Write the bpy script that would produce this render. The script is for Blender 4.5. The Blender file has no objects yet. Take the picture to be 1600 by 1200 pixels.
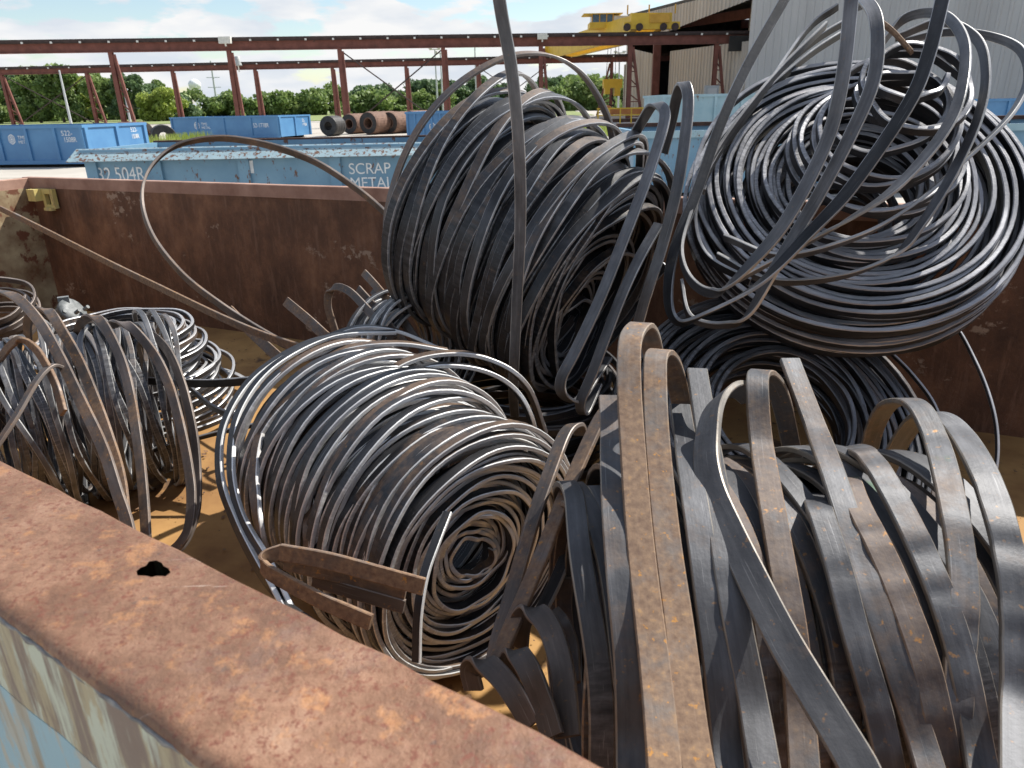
import bpy, bmesh, math, random
import numpy as np
from mathutils import Vector, Matrix
random.seed(5); RNG = np.random.default_rng(11)
SC = bpy.context.scene; COL = SC.collection
# ---------------------------------------------------------------- camera
FPX = 1130.0; PITCH = math.radians(21.05); ROLL = math.radians(1.17); CH = 1.45
Fv = Vector((0, math.cos(PITCH), -math.sin(PITCH))); R0 = Vector((1, 0, 0)); U0 = R0.cross(Fv)
Rv = R0*math.cos(ROLL) - U0*math.sin(ROLL); Uv = U0*math.cos(ROLL) + R0*math.sin(ROLL)
CO = Vector((0, 0, CH))
cd = bpy.data.cameras.new('camera'); cam = bpy.data.objects.new('camera', cd); COL.objects.link(cam)
cam.matrix_world = Matrix(((Rv.x, Uv.x, -Fv.x, 0), (Rv.y, Uv.y, -Fv.y, 0), (Rv.z, Uv.z, -Fv.z, CH), (0, 0, 0, 1)))
cd.sensor_width = 36; cd.lens = FPX/1600*36; cd.clip_start = 0.02; cd.clip_end = 6000
cd.dof.use_dof = True; cd.dof.focus_distance = 1.7; cd.dof.aperture_fstop = 15
SC.camera = cam
# ---------------------------------------------------------------- sky, sun, exposure
SUN_AZ = math.radians(55); SUN_EL = math.radians(48)
w = bpy.data.worlds.new('World'); SC.world = w; w.use_nodes = True
nt = w.node_tree; nt.nodes.clear(); N = nt.nodes.new; L = nt.links.new
out = N('ShaderNodeOutputWorld'); bg1 = N('ShaderNodeBackground'); bg2 = N('ShaderNodeBackground'); mx = N('ShaderNodeMixShader')
sky = N('ShaderNodeTexSky'); sky.sky_type = 'NISHITA'; sky.sun_disc = False
sky.sun_elevation = SUN_EL; sky.sun_rotation = SUN_AZ; sky.air_density = 1.1; sky.dust_density = 0.4; sky.ozone_density = 1.4
L(sky.outputs[0], bg1.inputs[0]); bg1.inputs[1].default_value = 0.10
tc = N('ShaderNodeTexCoord'); sx = N('ShaderNodeSeparateXYZ'); L(tc.outputs['Generated'], sx.inputs[0])
def wm(op, a, b):
    m = N('ShaderNodeMath'); m.operation = op
    for i, v in enumerate((a, b)):
        if isinstance(v, (int, float)): m.inputs[i].default_value = v
        else: L(v, m.inputs[i])
    return m.outputs[0]
den = wm('ADD', wm('MAXIMUM', sx.outputs[2], 0.0), 0.30)
cx = N('ShaderNodeCombineXYZ'); L(wm('DIVIDE', sx.outputs[0], den), cx.inputs[0]); L(wm('DIVIDE', sx.outputs[1], den), cx.inputs[1]); L(wm('MULTIPLY', sx.outputs[2], 5.0), cx.inputs[2])
n1 = N('ShaderNodeTexNoise'); n1.inputs['Scale'].default_value = 3.4; n1.inputs['Detail'].default_value = 9; n1.inputs['Roughness'].default_value = 0.55
L(cx.outputs[0], n1.inputs['Vector'])
r1 = N('ShaderNodeValToRGB'); r1.color_ramp.elements[0].position = 0.495; r1.color_ramp.elements[1].position = 0.56
L(wm('ADD', n1.outputs[0], wm('MULTIPLY', wm('MAXIMUM', wm('SUBTRACT', 1.0, wm('MULTIPLY', sx.outputs[2], 7.0)), 0.0), 0.16)), r1.inputs[0])
n2 = N('ShaderNodeTexNoise'); n2.inputs['Scale'].default_value = 3.1; n2.inputs['Detail'].default_value = 6; L(cx.outputs[0], n2.inputs['Vector'])
r2 = N('ShaderNodeValToRGB'); r2.color_ramp.elements[0].position = 0.36; r2.color_ramp.elements[0].color = (0.76, 0.82, 0.90, 1)
r2.color_ramp.elements[1].position = 0.58; r2.color_ramp.elements[1].color = (1, 1, 1, 1)
L(n2.outputs[0], r2.inputs[0]); L(r2.outputs[0], bg2.inputs[0]); bg2.inputs[1].default_value = 0.64
L(r1.outputs[0], mx.inputs[0]); L(bg1.outputs[0], mx.inputs[1]); L(bg2.outputs[0], mx.inputs[2]); L(mx.outputs[0], out.inputs[0])
sd = bpy.data.lights.new('sun', 'SUN'); sd.energy = 5.0; sd.angle = math.radians(0.53); sd.color = (1.0, 0.955, 0.88)
sun = bpy.data.objects.new('sun', sd); COL.objects.link(sun)
SD = Vector((math.sin(SUN_AZ)*math.cos(SUN_EL), math.cos(SUN_AZ)*math.cos(SUN_EL), math.sin(SUN_EL)))
sun.rotation_euler = SD.to_track_quat('Z', 'Y').to_euler(); sun.location = (0, 0, 30)
SC.view_settings.view_transform = 'Standard'; SC.view_settings.look = 'None'; SC.view_settings.exposure = 0.58; SC.view_settings.gamma = 1
SC.render.engine = 'CYCLES'
# ---------------------------------------------------------------- helpers
def ray(px, py): return Rv*((px-800)/FPX) - Uv*((py-600)/FPX) + Fv
def atd(px, py, d): return CO + ray(px, py)*d
def atY(px, py, Y):
    r = ray(px, py); return CO + r*(Y/r.y)
def atz(px, py, z):
    r = ray(px, py); return CO + r*((z-CH)/r.z)
def hor(px): return 181.35-0.02042*px
def G(px, Y, z=0.0):
    p = atY(px, hor(px), Y); return Vector((p.x, Y, z))
def tag(o, label, cat, group=None, kind=None):
    if label: o['label'] = label
    if cat: o['category'] = cat
    if group: o['group'] = group
    if kind: o['kind'] = kind
    return o
def thing(name, label, cat, loc=(0, 0, 0), rz=0, group=None):
    o = bpy.data.objects.new(name, None); COL.objects.link(o); o.location = loc; o.rotation_euler = (0, 0, rz); o.empty_display_size = .2
    return tag(o, label, cat, group)
def link(name, me, mats, parent=None, world=False):
    o = bpy.data.objects.new(name, me); COL.objects.link(o)
    for m in (mats if isinstance(mats, (list, tuple)) else [mats]): me.materials.append(m)
    if parent:
        o.parent = parent
        if world:
            bpy.context.view_layer.update()
            o.matrix_parent_inverse = parent.matrix_world.inverted()
    return o
class MB:
    def __init__(s): s.v = []; s.f = []; s.m = []; s.mi = 0
    def add(s, vs, fs):
        b = len(s.v); s.v += [tuple(v) for v in vs]; s.f += [tuple(b+i for i in f) for f in fs]; s.m += [s.mi]*len(fs)
    def box(s, x0, x1, y0, y1, z0, z1):
        s.add([(x0, y0, z0), (x1, y0, z0), (x1, y1, z0), (x0, y1, z0), (x0, y0, z1), (x1, y0, z1), (x1, y1, z1), (x0, y1, z1)],
              [(0, 3, 2, 1), (4, 5, 6, 7), (0, 1, 5, 4), (1, 2, 6, 5), (2, 3, 7, 6), (3, 0, 4, 7)]); return s
    def bar(s, a, b, w, h, up=(0, 0, 1)):
        a = Vector(a); b = Vector(b); t = (b-a).normalized(); u = Vector(up)
        if abs(t.dot(u)) > .98: u = Vector((0, 1, 0))
        r = t.cross(u).normalized()*(w/2); q = r.cross(t).normalized()*(h/2)
        s.add([a-r-q, a+r-q, a+r+q, a-r+q, b-r-q, b+r-q, b+r+q, b-r+q], [(0, 1, 2, 3), (7, 6, 5, 4), (0, 4, 5, 1), (1, 5, 6, 2), (2, 6, 7, 3), (3, 7, 4, 0)]); return s
    def tube(s, pts, rad, n=8, caps=True):
        pts = [Vector(p) for p in pts]; rad = rad if isinstance(rad, (list, tuple)) else [rad]*len(pts); vs = []; fs = []
        for i, p in enumerate(pts):
            t = (pts[min(i+1, len(pts)-1)]-pts[max(i-1, 0)]).normalized(); u = Vector((0, 0, 1)) if abs(t.z) < .9 else Vector((0, 1, 0))
            a = t.cross(u).normalized(); b = a.cross(t)
            for k in range(n):
                c = math.tau*k/n; vs.append(p+(a*math.cos(c)+b*math.sin(c))*rad[i])
        for i in range(len(pts)-1):
            for k in range(n): fs.append((i*n+k, i*n+(k+1) % n, (i+1)*n+(k+1) % n, (i+1)*n+k))
        if caps: fs += [tuple(range(n))[::-1], tuple((len(pts)-1)*n+k for k in range(n))]
        s.add(vs, fs); return s
    def lathe(s, prof, c, axis, n=32, closed=False):
        ax = Vector(axis).normalized(); u = Vector((0, 0, 1)) if abs(ax.z) < .9 else Vector((0, 1, 0))
        a = ax.cross(u).normalized(); b = a.cross(ax); c = Vector(c); vs = []; fs = []; m = len(prof)
        for k in range(n):
            q = math.tau*k/n; d = a*math.cos(q)+b*math.sin(q)
            for (r, z) in prof: vs.append(c+d*r+ax*z)
        for k in range(n):
            for i in range(m if closed else m-1):
                j = (i+1) % m; fs.append((k*m+i, ((k+1) % n)*m+i, ((k+1) % n)*m+j, k*m+j))
        s.add(vs, fs); return s
    def build(s, name, mats, parent=None, smooth=False, world=False):
        me = bpy.data.meshes.new(name); me.from_pydata(s.v, [], s.f)
        if any(s.m): me.polygons.foreach_set('material_index', s.m)
        if smooth: me.polygons.foreach_set('use_smooth', [True]*len(s.f))
        me.update(); return link(name, me, mats, parent, world)
# ---------------------------------------------------------------- materials
def newmat(name):
    m = bpy.data.materials.new(name); m.use_nodes = True; t = m.node_tree
    return m, t, t.nodes['Principled BSDF']
def ramp(t, src, stops, interp='LINEAR'):
    r = t.nodes.new('ShaderNodeValToRGB'); e = r.color_ramp; e.interpolation = interp
    while len(e.elements) < len(stops): e.elements.new(.5)
    for i, (p, c) in enumerate(stops):
        e.elements[i].position = p; e.elements[i].color = (*c, 1) if len(c) == 3 else c
    t.links.new(src, r.inputs[0]); return r.outputs[0]
def noise(t, vec, scale, detail=4, rough=.55, sc3=None, dist=0):
    n = t.nodes.new('ShaderNodeTexNoise'); n.inputs['Scale'].default_value = scale; n.inputs['Detail'].default_value = detail; n.inputs['Roughness'].default_value = rough
    n.inputs['Distortion'].default_value = dist
    if sc3:
        mp = t.nodes.new('ShaderNodeMapping'); mp.inputs['Scale'].default_value = sc3; t.links.new(vec, mp.inputs[0]); vec = mp.outputs[0]
    t.links.new(vec, n.inputs['Vector']); return n.outputs[0]
def mixc(t, fac, a, b, mode='MIX'):
    m = t.nodes.new('ShaderNodeMix'); m.data_type = 'RGBA'; m.blend_type = mode
    for i, v in ((0, fac), (6, a), (7, b)):
        if isinstance(v, (int, float)): m.inputs[i].default_value = v
        elif isinstance(v, tuple): m.inputs[i].default_value = (*v, 1)
        else: t.links.new(v, m.inputs[i])
    return m.outputs[2]
def math_(t, op, a, b=0.0, clamp=False):
    m = t.nodes.new('ShaderNodeMath'); m.operation = op; m.use_clamp = clamp
    for i, v in enumerate((a, b)):
        if isinstance(v, (int, float)): m.inputs[i].default_value = v
        else: t.links.new(v, m.inputs[i])
    return m.outputs[0]
def bump(t, bs, src, dist, strength=1.0):
    b = t.nodes.new('ShaderNodeBump'); b.inputs['Distance'].default_value = dist; b.inputs['Strength'].default_value = strength
    t.links.new(src, b.inputs['Height']); t.links.new(b.outputs[0], bs.inputs['Normal'])
BW = ((0, 0, 0), (1, 1, 1))
def simple(name, c1, c2, scale=3, rough=.6, metal=0, bmp=0, sc3=None, spots=None, coord='Object'):
    m, t, b = newmat(name); tcn = t.nodes.new('ShaderNodeTexCoord').outputs[coord]
    n = noise(t, tcn, scale, 6, .6, sc3); c = ramp(t, n, [(.32, c1), (.68, c2)])
    if spots:
        sc, th, colr = spots[:3]; n2_ = noise(t, tcn, sc, 8, .65, spots[3] if len(spots) > 3 else None)
        f = ramp(t, n2_, [(th, BW[0]), (th+.05, BW[1])]); c = mixc(t, f, c, colr)
    t.links.new(c, b.inputs['Base Color']); b.inputs['Roughness'].default_value = rough; b.inputs['Metallic'].default_value = metal
    if bmp: bump(t, b, n, bmp)
    return m
def steel(name, dark, light, rustamt=.5, edge=False, rough=.42, green=False, cover=1.0):
    """strip steel: coordinate attribute sv = (length along, across, random per turn), attribute rust"""
    m, t, b = newmat(name)
    a = t.nodes.new('ShaderNodeAttribute'); a.attribute_name = 'sv'
    ar = t.nodes.new('ShaderNodeAttribute'); ar.attribute_name = 'rust'
    tcn = t.nodes.new('ShaderNodeTexCoord').outputs['Object']
    st = noise(t, a.outputs['Vector'], 1, 5, .6, (1.6, 170, 17)); big = noise(t, a.outputs['Vector'], 1, 5, .65, (5.0, 16, 13))
    fine = noise(t, tcn, 120, 4, .6)
    v = math_(t, 'ADD', math_(t, 'MULTIPLY', st, .22), math_(t, 'MULTIPLY', big, .78))
    c = ramp(t, v, [(.34, dark), (.50, tuple((p+q)*.42 for p, q in zip(dark, light))), (.66, light)])
    scr = ramp(t, noise(t, a.outputs['Vector'], 1, 3, .5, (9, 420, 5)), [(.66, BW[0]), (.72, BW[1])])
    c = mixc(t, math_(t, 'MULTIPLY', scr, .22), c, (.45, .45, .46))
    rn = noise(t, tcn, 22, 7, .68); rb = noise(t, a.outputs['Vector'], 1, 3, .5, (2.1, 4, 9))
    rf = math_(t, 'ADD', math_(t, 'ADD', math_(t, 'MULTIPLY', rn, .5), math_(t, 'MULTIPLY', rb, .5)), math_(t, 'MULTIPLY', math_(t, 'SUBTRACT', ar.outputs['Fac'], .5), .30))
    rf = ramp(t, rf, [(.52, BW[0]), (.66, BW[1])]); rf = math_(t, 'MULTIPLY', rf, rustamt*cover)
    rc = ramp(t, fine, [(.3, (.13, .07, .04)), (.6, (.25, .155, .09)), (.75, (.36, .21, .09))])
    c = mixc(t, rf, c, rc)
    sp = ramp(t, noise(t, tcn, 95, 4, .6), [(.64, BW[0]), (.70, BW[1])]); sp = math_(t, 'MULTIPLY', math_(t, 'MULTIPLY', sp, ar.outputs['Fac']), rustamt)
    c = mixc(t, sp, c, (.42, .20, .045))
    if green:
        g = ramp(t, noise(t, tcn, 3.2, 2, .5), [(.735, BW[0]), (.75, BW[1])]); g2 = ramp(t, noise(t, a.outputs['Vector'], 1, 3, .6, (7, 120, 3)), [(.48, BW[0]), (.54, BW[1])])
        c = mixc(t, math_(t, 'MULTIPLY', g, math_(t, 'MULTIPLY', g2, .45)), c, (.015, .11, .03))
    t.links.new(c, b.inputs['Base Color'])
    met = math_(t, 'SUBTRACT', .45 if edge else .36, math_(t, 'MULTIPLY', rf, .35)); t.links.new(met, b.inputs['Metallic'])
    rr = math_(t, 'ADD', math_(t, 'MULTIPLY', rf, .3), math_(t, 'ADD', math_(t, 'MULTIPLY', big, .22), rough-.11)); t.links.new(rr, b.inputs['Roughness'])
    bump(t, b, math_(t, 'ADD', math_(t, 'MULTIPLY', st, .6), fine), .0006, .7)
    return m
S_DARK = [steel('steel_scale', (.010, .011, .013), (.050, .051, .056), .30, rough=.42, green=True), steel('steel_scale_edge', (.14, .14, .145), (.46, .46, .47), .3, True, .40)]
S_BRT = [steel('steel_pale', (.012, .012, .014), (.060, .060, .064), .45, rough=.42), steel('steel_glint_edge', (.55, .55, .55), (.88, .88, .87), .18, True, .45)]  # bare edges, colour raised further to imitate bright glints on them
S_MID = [steel('steel_mid', (.018, .019, .021), (.085, .086, .092), .35, rough=.42, green=True), steel('steel_mid_edge', (.36, .36, .37), (.70, .70, .71), .12, True, .40)]
S_HERO = [steel('steel_loop', (.045, .046, .052), (.20, .20, .21), .5, rough=.45), steel('steel_loop_edge', (.20, .195, .19), (.55, .54, .53), .35, True, .42)]
S_FL = [steel('steel_silver', (.03, .03, .033), (.20, .20, .21), .3, rough=.45), steel('steel_silver_edge', (.20, .20, .20), (.55, .55, .55), .3, True, .42)]
S_A = [steel('steel_blue_scale', (.014, .015, .018), (.070, .072, .080), .12, rough=.45), steel('steel_blue_edge', (.22, .22, .235), (.52, .52, .54), .06, True, .42)]
S_BLK = [steel('steel_black', (.012, .012, .014), (.06, .06, .065), .3, rough=.35), steel('steel_black_edge', (.04, .04, .043), (.20, .20, .21), .3, True, .35)]
S_RUST = [steel('steel_rusty', (.05, .042, .038), (.17, .14, .125), .9, rough=.5), steel('steel_rusty_edge', (.12, .10, .09), (.36, .30, .26), .9, True, .5)]
S_WIDE = [steel('steel_broad', (.032, .033, .038), (.135, .138, .150), .8, rough=.56, green=True, cover=.45), steel('steel_broad_edge', (.13, .115, .10), (.40, .36, .31), .8, True, .48)]
S_WRUST = [steel('steel_broad_rusty', (.07, .068, .068), (.20, .19, .185), 1.0, rough=.55, cover=.85), S_WIDE[1]]
# ---------------------------------------------------------------- strip sweeps
def catmull(P, per=10):
    P = np.array(P, float); Q = np.vstack([2*P[0]-P[1], P, 2*P[-1]-P[-2]]); out_ = []
    for i in range(1, len(Q)-2):
        for k in range(per):
            u = k/per; a, b, c, d = Q[i-1], Q[i], Q[i+1], Q[i+2]
            out_.append(.5*((2*b)+(-a+c)*u+(2*a-5*b+4*c-d)*u*u+(-a+3*b-3*c+d)*u**3))
    out_.append(Q[-2]); return np.array(out_)
def sweep(P, W, w, t, tv=0., rust=.5):
    """rectangular strip with chamfered edges: wide along W, thin across it"""
    P = np.asarray(P, float); n = len(P)
    T = np.gradient(P, axis=0); T /= np.linalg.norm(T, axis=1)[:, None]+1e-9
    W = np.broadcast_to(np.asarray(W, float), (n, 3)).copy(); W -= (W*T).sum(1)[:, None]*T; W /= np.linalg.norm(W, axis=1)[:, None]+1e-9
    B = np.cross(T, W); hw, ht, c = w/2, t/2, min(w, t)*.17
    prof = [(-hw+c, -ht), (hw-c, -ht), (hw, -ht+c), (hw, ht-c), (hw-c, ht), (-hw+c, ht), (-hw, ht-c), (-hw, -ht+c)]
    V = np.stack([P+W*a+B*b for a, b in prof], 1)
    s = np.concatenate([[0], np.cumsum(np.linalg.norm(np.diff(P, axis=0), axis=1))])
    A = np.zeros((n, 8, 3)); A[:, :, 0] = s[:, None]; A[:, :, 1] = np.array([p[0]+p[1] for p in prof])[None]; A[:, :, 2] = np.broadcast_to(np.asarray(tv, float), (n,))[:, None]
    Ru = np.broadcast_to(np.asarray(rust, float), (n,))[:, None]*np.ones((1, 8))
    return V.reshape(-1, 3), A.reshape(-1, 3), Ru.reshape(-1), n
def strips(name, sws, mats, parent=None):
    vs = []; at = []; ru = []; fs = []; mi = []; caps = []; b = 0
    for V, A, Ru, n in sws:
        vs.append(V); at.append(A); ru.append(Ru)
        i = np.arange(n-1)[:, None]; k = np.arange(8)[None]; k2 = (k+1) % 8
        F = np.stack([b+i*8+k, b+i*8+k2, b+(i+1)*8+k2, b+(i+1)*8+k], -1).reshape(-1, 4); fs.append(F)
        mi.append(np.tile(np.array([0, 1, 1, 1, 0, 1, 1, 1]), n-1)); caps += [[b+j for j in range(7, -1, -1)], [b+(n-1)*8+j for j in range(8)]]
        b += n*8
    V = np.vstack(vs); F = np.vstack(fs); MI = np.concatenate(mi+[np.ones(len(caps), int)])
    me = bpy.data.meshes.new(name); nq = len(F); nc = len(caps)
    me.vertices.add(len(V)); me.vertices.foreach_set('co', V.astype(np.float32).ravel())
    me.loops.add(nq*4+nc*8); me.loops.foreach_set('vertex_index', np.concatenate([F.ravel(), np.array(caps).ravel()]).astype(np.int32))
    me.polygons.add(nq+nc); me.polygons.foreach_set('loop_start', np.concatenate([np.arange(nq)*4, nq*4+np.arange(nc)*8]).astype(np.int32))
    me.polygons.foreach_set('material_index', MI.astype(np.int32)); me.polygons.foreach_set('use_smooth', np.concatenate([np.ones(nq, bool), np.zeros(nc, bool)]))
    me.update(calc_edges=True); me.validate()
    a = me.attributes.new('sv', 'FLOAT_VECTOR', 'POINT'); a.data.foreach_set('vector', np.vstack(at).astype(np.float32).ravel())
    a = me.attributes.new('rust', 'FLOAT', 'POINT'); a.data.foreach_set('value', np.concatenate(ru).astype(np.float32))
    e = np.zeros(len(me.edges)*2, np.int32); me.edges.foreach_get('vertices', e); e = e.reshape(-1, 2)
    a = me.attributes.get('sharp_edge') or me.attributes.new('sharp_edge', 'BOOLEAN', 'EDGE'); a.data.foreach_set('value', (e[:, 0] % 8) == (e[:, 1] % 8))
    return link(name, me, mats, parent)
def frame(axis, up=(0, 0, 1)):
    a = np.array(axis, float); a /= np.linalg.norm(a); u = np.array(up, float)
    if abs(a@u) > .95: u = np.array((0, 1., 0))
    e2 = u-(u@a)*a; e2 /= np.linalg.norm(e2); e1 = np.cross(e2, a); return a, e1, e2
def wob(n, per, amp):
    k = max(4, int(n/per)+3); q = RNG.normal(0, amp, k); return np.interp(np.arange(n)/per, np.arange(k), q)
def smooth(a, m=5): return np.convolve(np.pad(a, m, mode='edge'), np.ones(2*m+1)/(2*m+1), 'valid')
def wind(c, axis, turns, w, t, segs=64, rustf=None, up=(0, 0, 1)):
    """turns: rows (r, z, ox, oy, tx, ty, ecc, eccphase): one continuous spiral through them"""
    a, e1, e2 = frame(axis, up); T = np.array(turns, float); n = len(T); s = np.linspace(0, n-1, (n-1)*segs+1)
    i = np.minimum(s.astype(int), n-2); f = s-i; g = np.clip((f-.15)/.7, 0, 1); g = g*g*(3-2*g)
    Q = T[i]*(1-g)[:, None]+T[i+1]*g[:, None]; th = s*math.tau
    r = Q[:, 0]*(1+Q[:, 6]*np.cos(2*th+Q[:, 7])); z = Q[:, 1]+r*(Q[:, 4]*np.cos(th)+Q[:, 5]*np.sin(th))+.003*np.sin(5.3*th+1.7*s)
    r = r+smooth(wob(len(r), segs/5.3, .0055), 3); z = z+smooth(wob(len(r), segs/4.1, .005), 3)
    x = r*np.cos(th)+Q[:, 2]; y = r*np.sin(th)+Q[:, 3]
    P = np.array(c)+x[:, None]*e1+y[:, None]*e2+z[:, None]*a
    W = a[None]-(Q[:, 4]*np.cos(th)*0)[:, None]*e1
    tv = RNG.random(n)[np.minimum((s+.5).astype(int), n-1)]; tv = np.convolve(np.pad(tv, 8, mode='edge'), np.ones(17)/17, 'valid')
    ru = RNG.random(n)**1.5; ru = ru[i]*(1-g)+ru[i+1]*g
    if rustf is not None: ru = ru*rustf(x, y, z, th)
    return sweep(P, W, w, t, tv*9, ru)
def jit(r, z, jr=.006, jz=.004, jo=.008, jt=.02, je=.02):
    g = RNG.normal
    return (r+g(0, jr), z+g(0, jz), g(0, jo), g(0, jo), g(0, jt), g(0, jt), abs(g(0, je)), RNG.random()*6)
CLEAR = []
def loop(pts, wide, w, t, rust=.5, per=10, twist=None):
    """pts: (px, py, depth in metres) of a stray loop; wide: direction of the strip's width"""
    P = catmull([tuple(atd(*p)) for p in pts], per)
    for (cc_, ax_, rad_, lim) in CLEAR:   # lay the stray strip on top of the wound body instead of through it
        o_ = np.array(tuple(CO))
        for i in range(len(P)):
            q = P[i]-cc_
            if q[1] > lim: continue
            n_ = 0
            while np.linalg.norm(q-(q@ax_)*ax_) < rad_ and n_ < 60: P[i] = o_+(P[i]-o_)*.99; q = P[i]-cc_; n_ += 1
    P = P+np.stack([smooth(wob(len(P), 13, .0022*min(1., .2+np.linalg.norm(P[-1]-P[0]))), 4) for _ in range(3)], 1)
    if CLEAR:
        for _ in range(3): P[1:-1] = (P[:-2]+P[1:-1]*2+P[2:])/4
    if isinstance(wide, list):
        W = np.array([wide[0]]); q = np.linspace(0, len(wide)-1, len(P)); i = np.minimum(q.astype(int), len(wide)-2); f = (q-i)[:, None]; Wd = np.array(wide, float)
        W = Wd[i]*(1-f)+Wd[i+1]*f
    else: W = wide
    return sweep(P, W, w, t, RNG.random()*9, rust)
# ================================================================ GROUND
concrete = simple('yard_concrete', (.36, .33, .285), (.50, .465, .41), .35, .9, spots=(.35, .56, (.30, .26, .21)))
g = MB(); g.add([(-900, -300, 0), (900, -300, 0), (900, 1500, 0), (-900, 1500, 0)], [(0, 1, 2, 3)]); tag(g.build('ground', concrete), None, None, kind='structure')
# ================================================================ NEAR SCRAP CONTAINER
def rust_wall():
    m, t, b = newmat('rusted_plate'); tcn = t.nodes.new('ShaderNodeTexCoord').outputs['Object']
    c = ramp(t, noise(t, tcn, 4, 9, .72, (1, 1, .7)), [(.30, (.055, .025, .014)), (.48, (.125, .057, .030)), (.60, (.21, .10, .052)), (.72, (.31, .17, .09))])
    c = mixc(t, math_(t, 'MULTIPLY', ramp(t, noise(t, tcn, 30, 5, .7, (1, 1, .15)), [(.52, BW[0]), (.66, BW[1])]), .5), c, (.22, .12, .075))
    c = mixc(t, math_(t, 'MULTIPLY', ramp(t, noise(t, tcn, 2.3, 9, .75, (1, 1, 1.6)), [(.58, BW[0]), (.62, BW[1])]), math_(t, 'MULTIPLY', ramp(t, noise(t, tcn, 24, 4, .6), [(.5, BW[0]), (.56, BW[1])]), .7)), c, (.40, .30, .22))
    t.links.new(c, b.inputs['Base Color']); b.inputs['Roughness'].default_value = .72; bump(t, b, noise(t, tcn, 60, 6, .7), .002); return m
rust_in = rust_wall()
rust_floor = simple('rusty_floor', (.20, .095, .03), (.44, .25, .085), 3, .85, 0, .003, spots=(5, .60, (.11, .06, .03)))
def rim_material():
    m, t, b = newmat('rim_rust'); tcn = t.nodes.new('ShaderNodeTexCoord').outputs['Object']
    n = noise(t, tcn, 16, 10, .75); c = ramp(t, n, [(.30, (.12, .058, .034)), (.46, (.205, .103, .058)), (.58, (.30, .162, .098)), (.74, (.40, .25, .165))])
    p = ramp(t, noise(t, tcn, 190, 6, .75), [(.53, BW[0]), (.60, BW[1])]); c = mixc(t, math_(t, 'MULTIPLY', p, .8), c, (.17, .050, .028))
    k_ = ramp(t, noise(t, tcn, 55, 3, .6, (1, 1, 1)), [(.68, BW[0]), (.71, BW[1])]); c = mixc(t, math_(t, 'MULTIPLY', k_, .6), c, (.09, .06, .05))
    o = ramp(t, noise(t, tcn, 34, 6, .7), [(.56, BW[0]), (.64, BW[1])]); c = mixc(t, math_(t, 'MULTIPLY', o, .6), c, (.46, .22, .09))
    d = ramp(t, noise(t, tcn, 9, 9, .75), [(.55, BW[0]), (.70, BW[1])]); c = mixc(t, math_(t, 'MULTIPLY', d, .55), c, (.17, .125, .11))
    w_ = ramp(t, noise(t, tcn, 2.6, 6, .65), [(.42, BW[0]), (.62, BW[1])]); c = mixc(t, math_(t, 'MULTIPLY', w_, .55), c, mixc(t, .5, c, (.12, .075, .055)))
    s1 = ramp(t, noise(t, tcn, 6, 2, .5, (1, 14, 1), 1.5), [(.70, BW[0]), (.715, BW[1])]); c = mixc(t, math_(t, 'MULTIPLY', s1, .6), c, (.46, .36, .29))
    t.links.new(c, b.inputs['Base Color']); b.inputs['Roughness'].default_value = .55; b.inputs['Metallic'].default_value = .15
    bump(t, b, noise(t, tcn, 120, 6, .7), .0016); return m
rim_rust = rim_material()
def paint_chip(name, paint, bare, runs, th, sc3=(1, 1, .25), scale=14, runs_at=.57):
    m, t, b = newmat(name); tcn = t.nodes.new('ShaderNodeTexCoord').outputs['Object']
    c = mixc(t, ramp(t, noise(t, tcn, scale, 8, .7, sc3), [(th, BW[0]), (th+.035, BW[1])]), paint, bare)
    c = mixc(t, ramp(t, noise(t, tcn, scale*1.2, 8, .7, (1, 1, .12)), [(runs_at, BW[0]), (runs_at+.10, BW[1])]), c, runs)
    c = mixc(t, ramp(t, noise(t, tcn, 2.2, 4, .6), [(.3, BW[0]), (.8, BW[1])]), c, mixc(t, .5, c, (.5, .5, .46)))
    t.links.new(c, b.inputs['Base Color']); b.inputs['Roughness'].default_value = .55; bump(t, b, noise(t, tcn, scale*3, 6), .001); return m
near_cream = paint_chip('stained_cream_paint', (.55, .57, .42), (.42, .32, .15), (.15, .06, .02), .47, scale=30, runs_at=.47)
near_blue = paint_chip('flaking_blue_paint', (.27, .47, .55), (.44, .42, .34), (.30, .20, .09), .50, scale=15, runs_at=.54)
RZ = 1.14; FZ = .42
nA = Vector((-3.53, 1.98)); nB = Vector((-.62, .715)); nC = Vector((.10, .233)); nD = Vector((2.30, -.78)); fA = Vector((-2.575, 4.047)); fD = Vector((3.33, 1.32))
cont = thing('scrap_container', 'rusty open-topped scrap container in the foreground holding all the steel strip coils', 'container', (0, 0, 0))
def wallpoly(pts, off, th, z0, z1, jog=0):
    """vertical plate following pts in plan, inner face at +off (left normal)"""
    m = MB(); P = [Vector(p) for p in pts]; ns = []
    for i in range(len(P)):
        d = Vector((0, 0))
        if i: d += (P[i]-P[i-1]).normalized()
        if i < len(P)-1: d += (P[i+1]-P[i]).normalized()
        d.normalize(); ns.append(Vector((-d.y, d.x)))
    for i in range(len(P)-1):
        a0, b0 = P[i]+ns[i]*off, P[i+1]+ns[i+1]*off; a1, b1 = P[i]+ns[i]*(off-th), P[i+1]+ns[i+1]*(off-th)
        m.add([(a0.x, a0.y, z0), (b0.x, b0.y, z0), (b1.x, b1.y, z0), (a1.x, a1.y, z0), (a0.x, a0.y, z1), (b0.x, b0.y, z1), (b1.x, b1.y, z1), (a1.x, a1.y, z1)],
              [(0, 1, 2, 3), (4, 7, 6, 5), (0, 4, 5, 1), (3, 2, 6, 7)]+([(0, 3, 7, 4)] if i == 0 else [])+([(1, 5, 6, 2)] if i == len(P)-2 else []))
    return m
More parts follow.
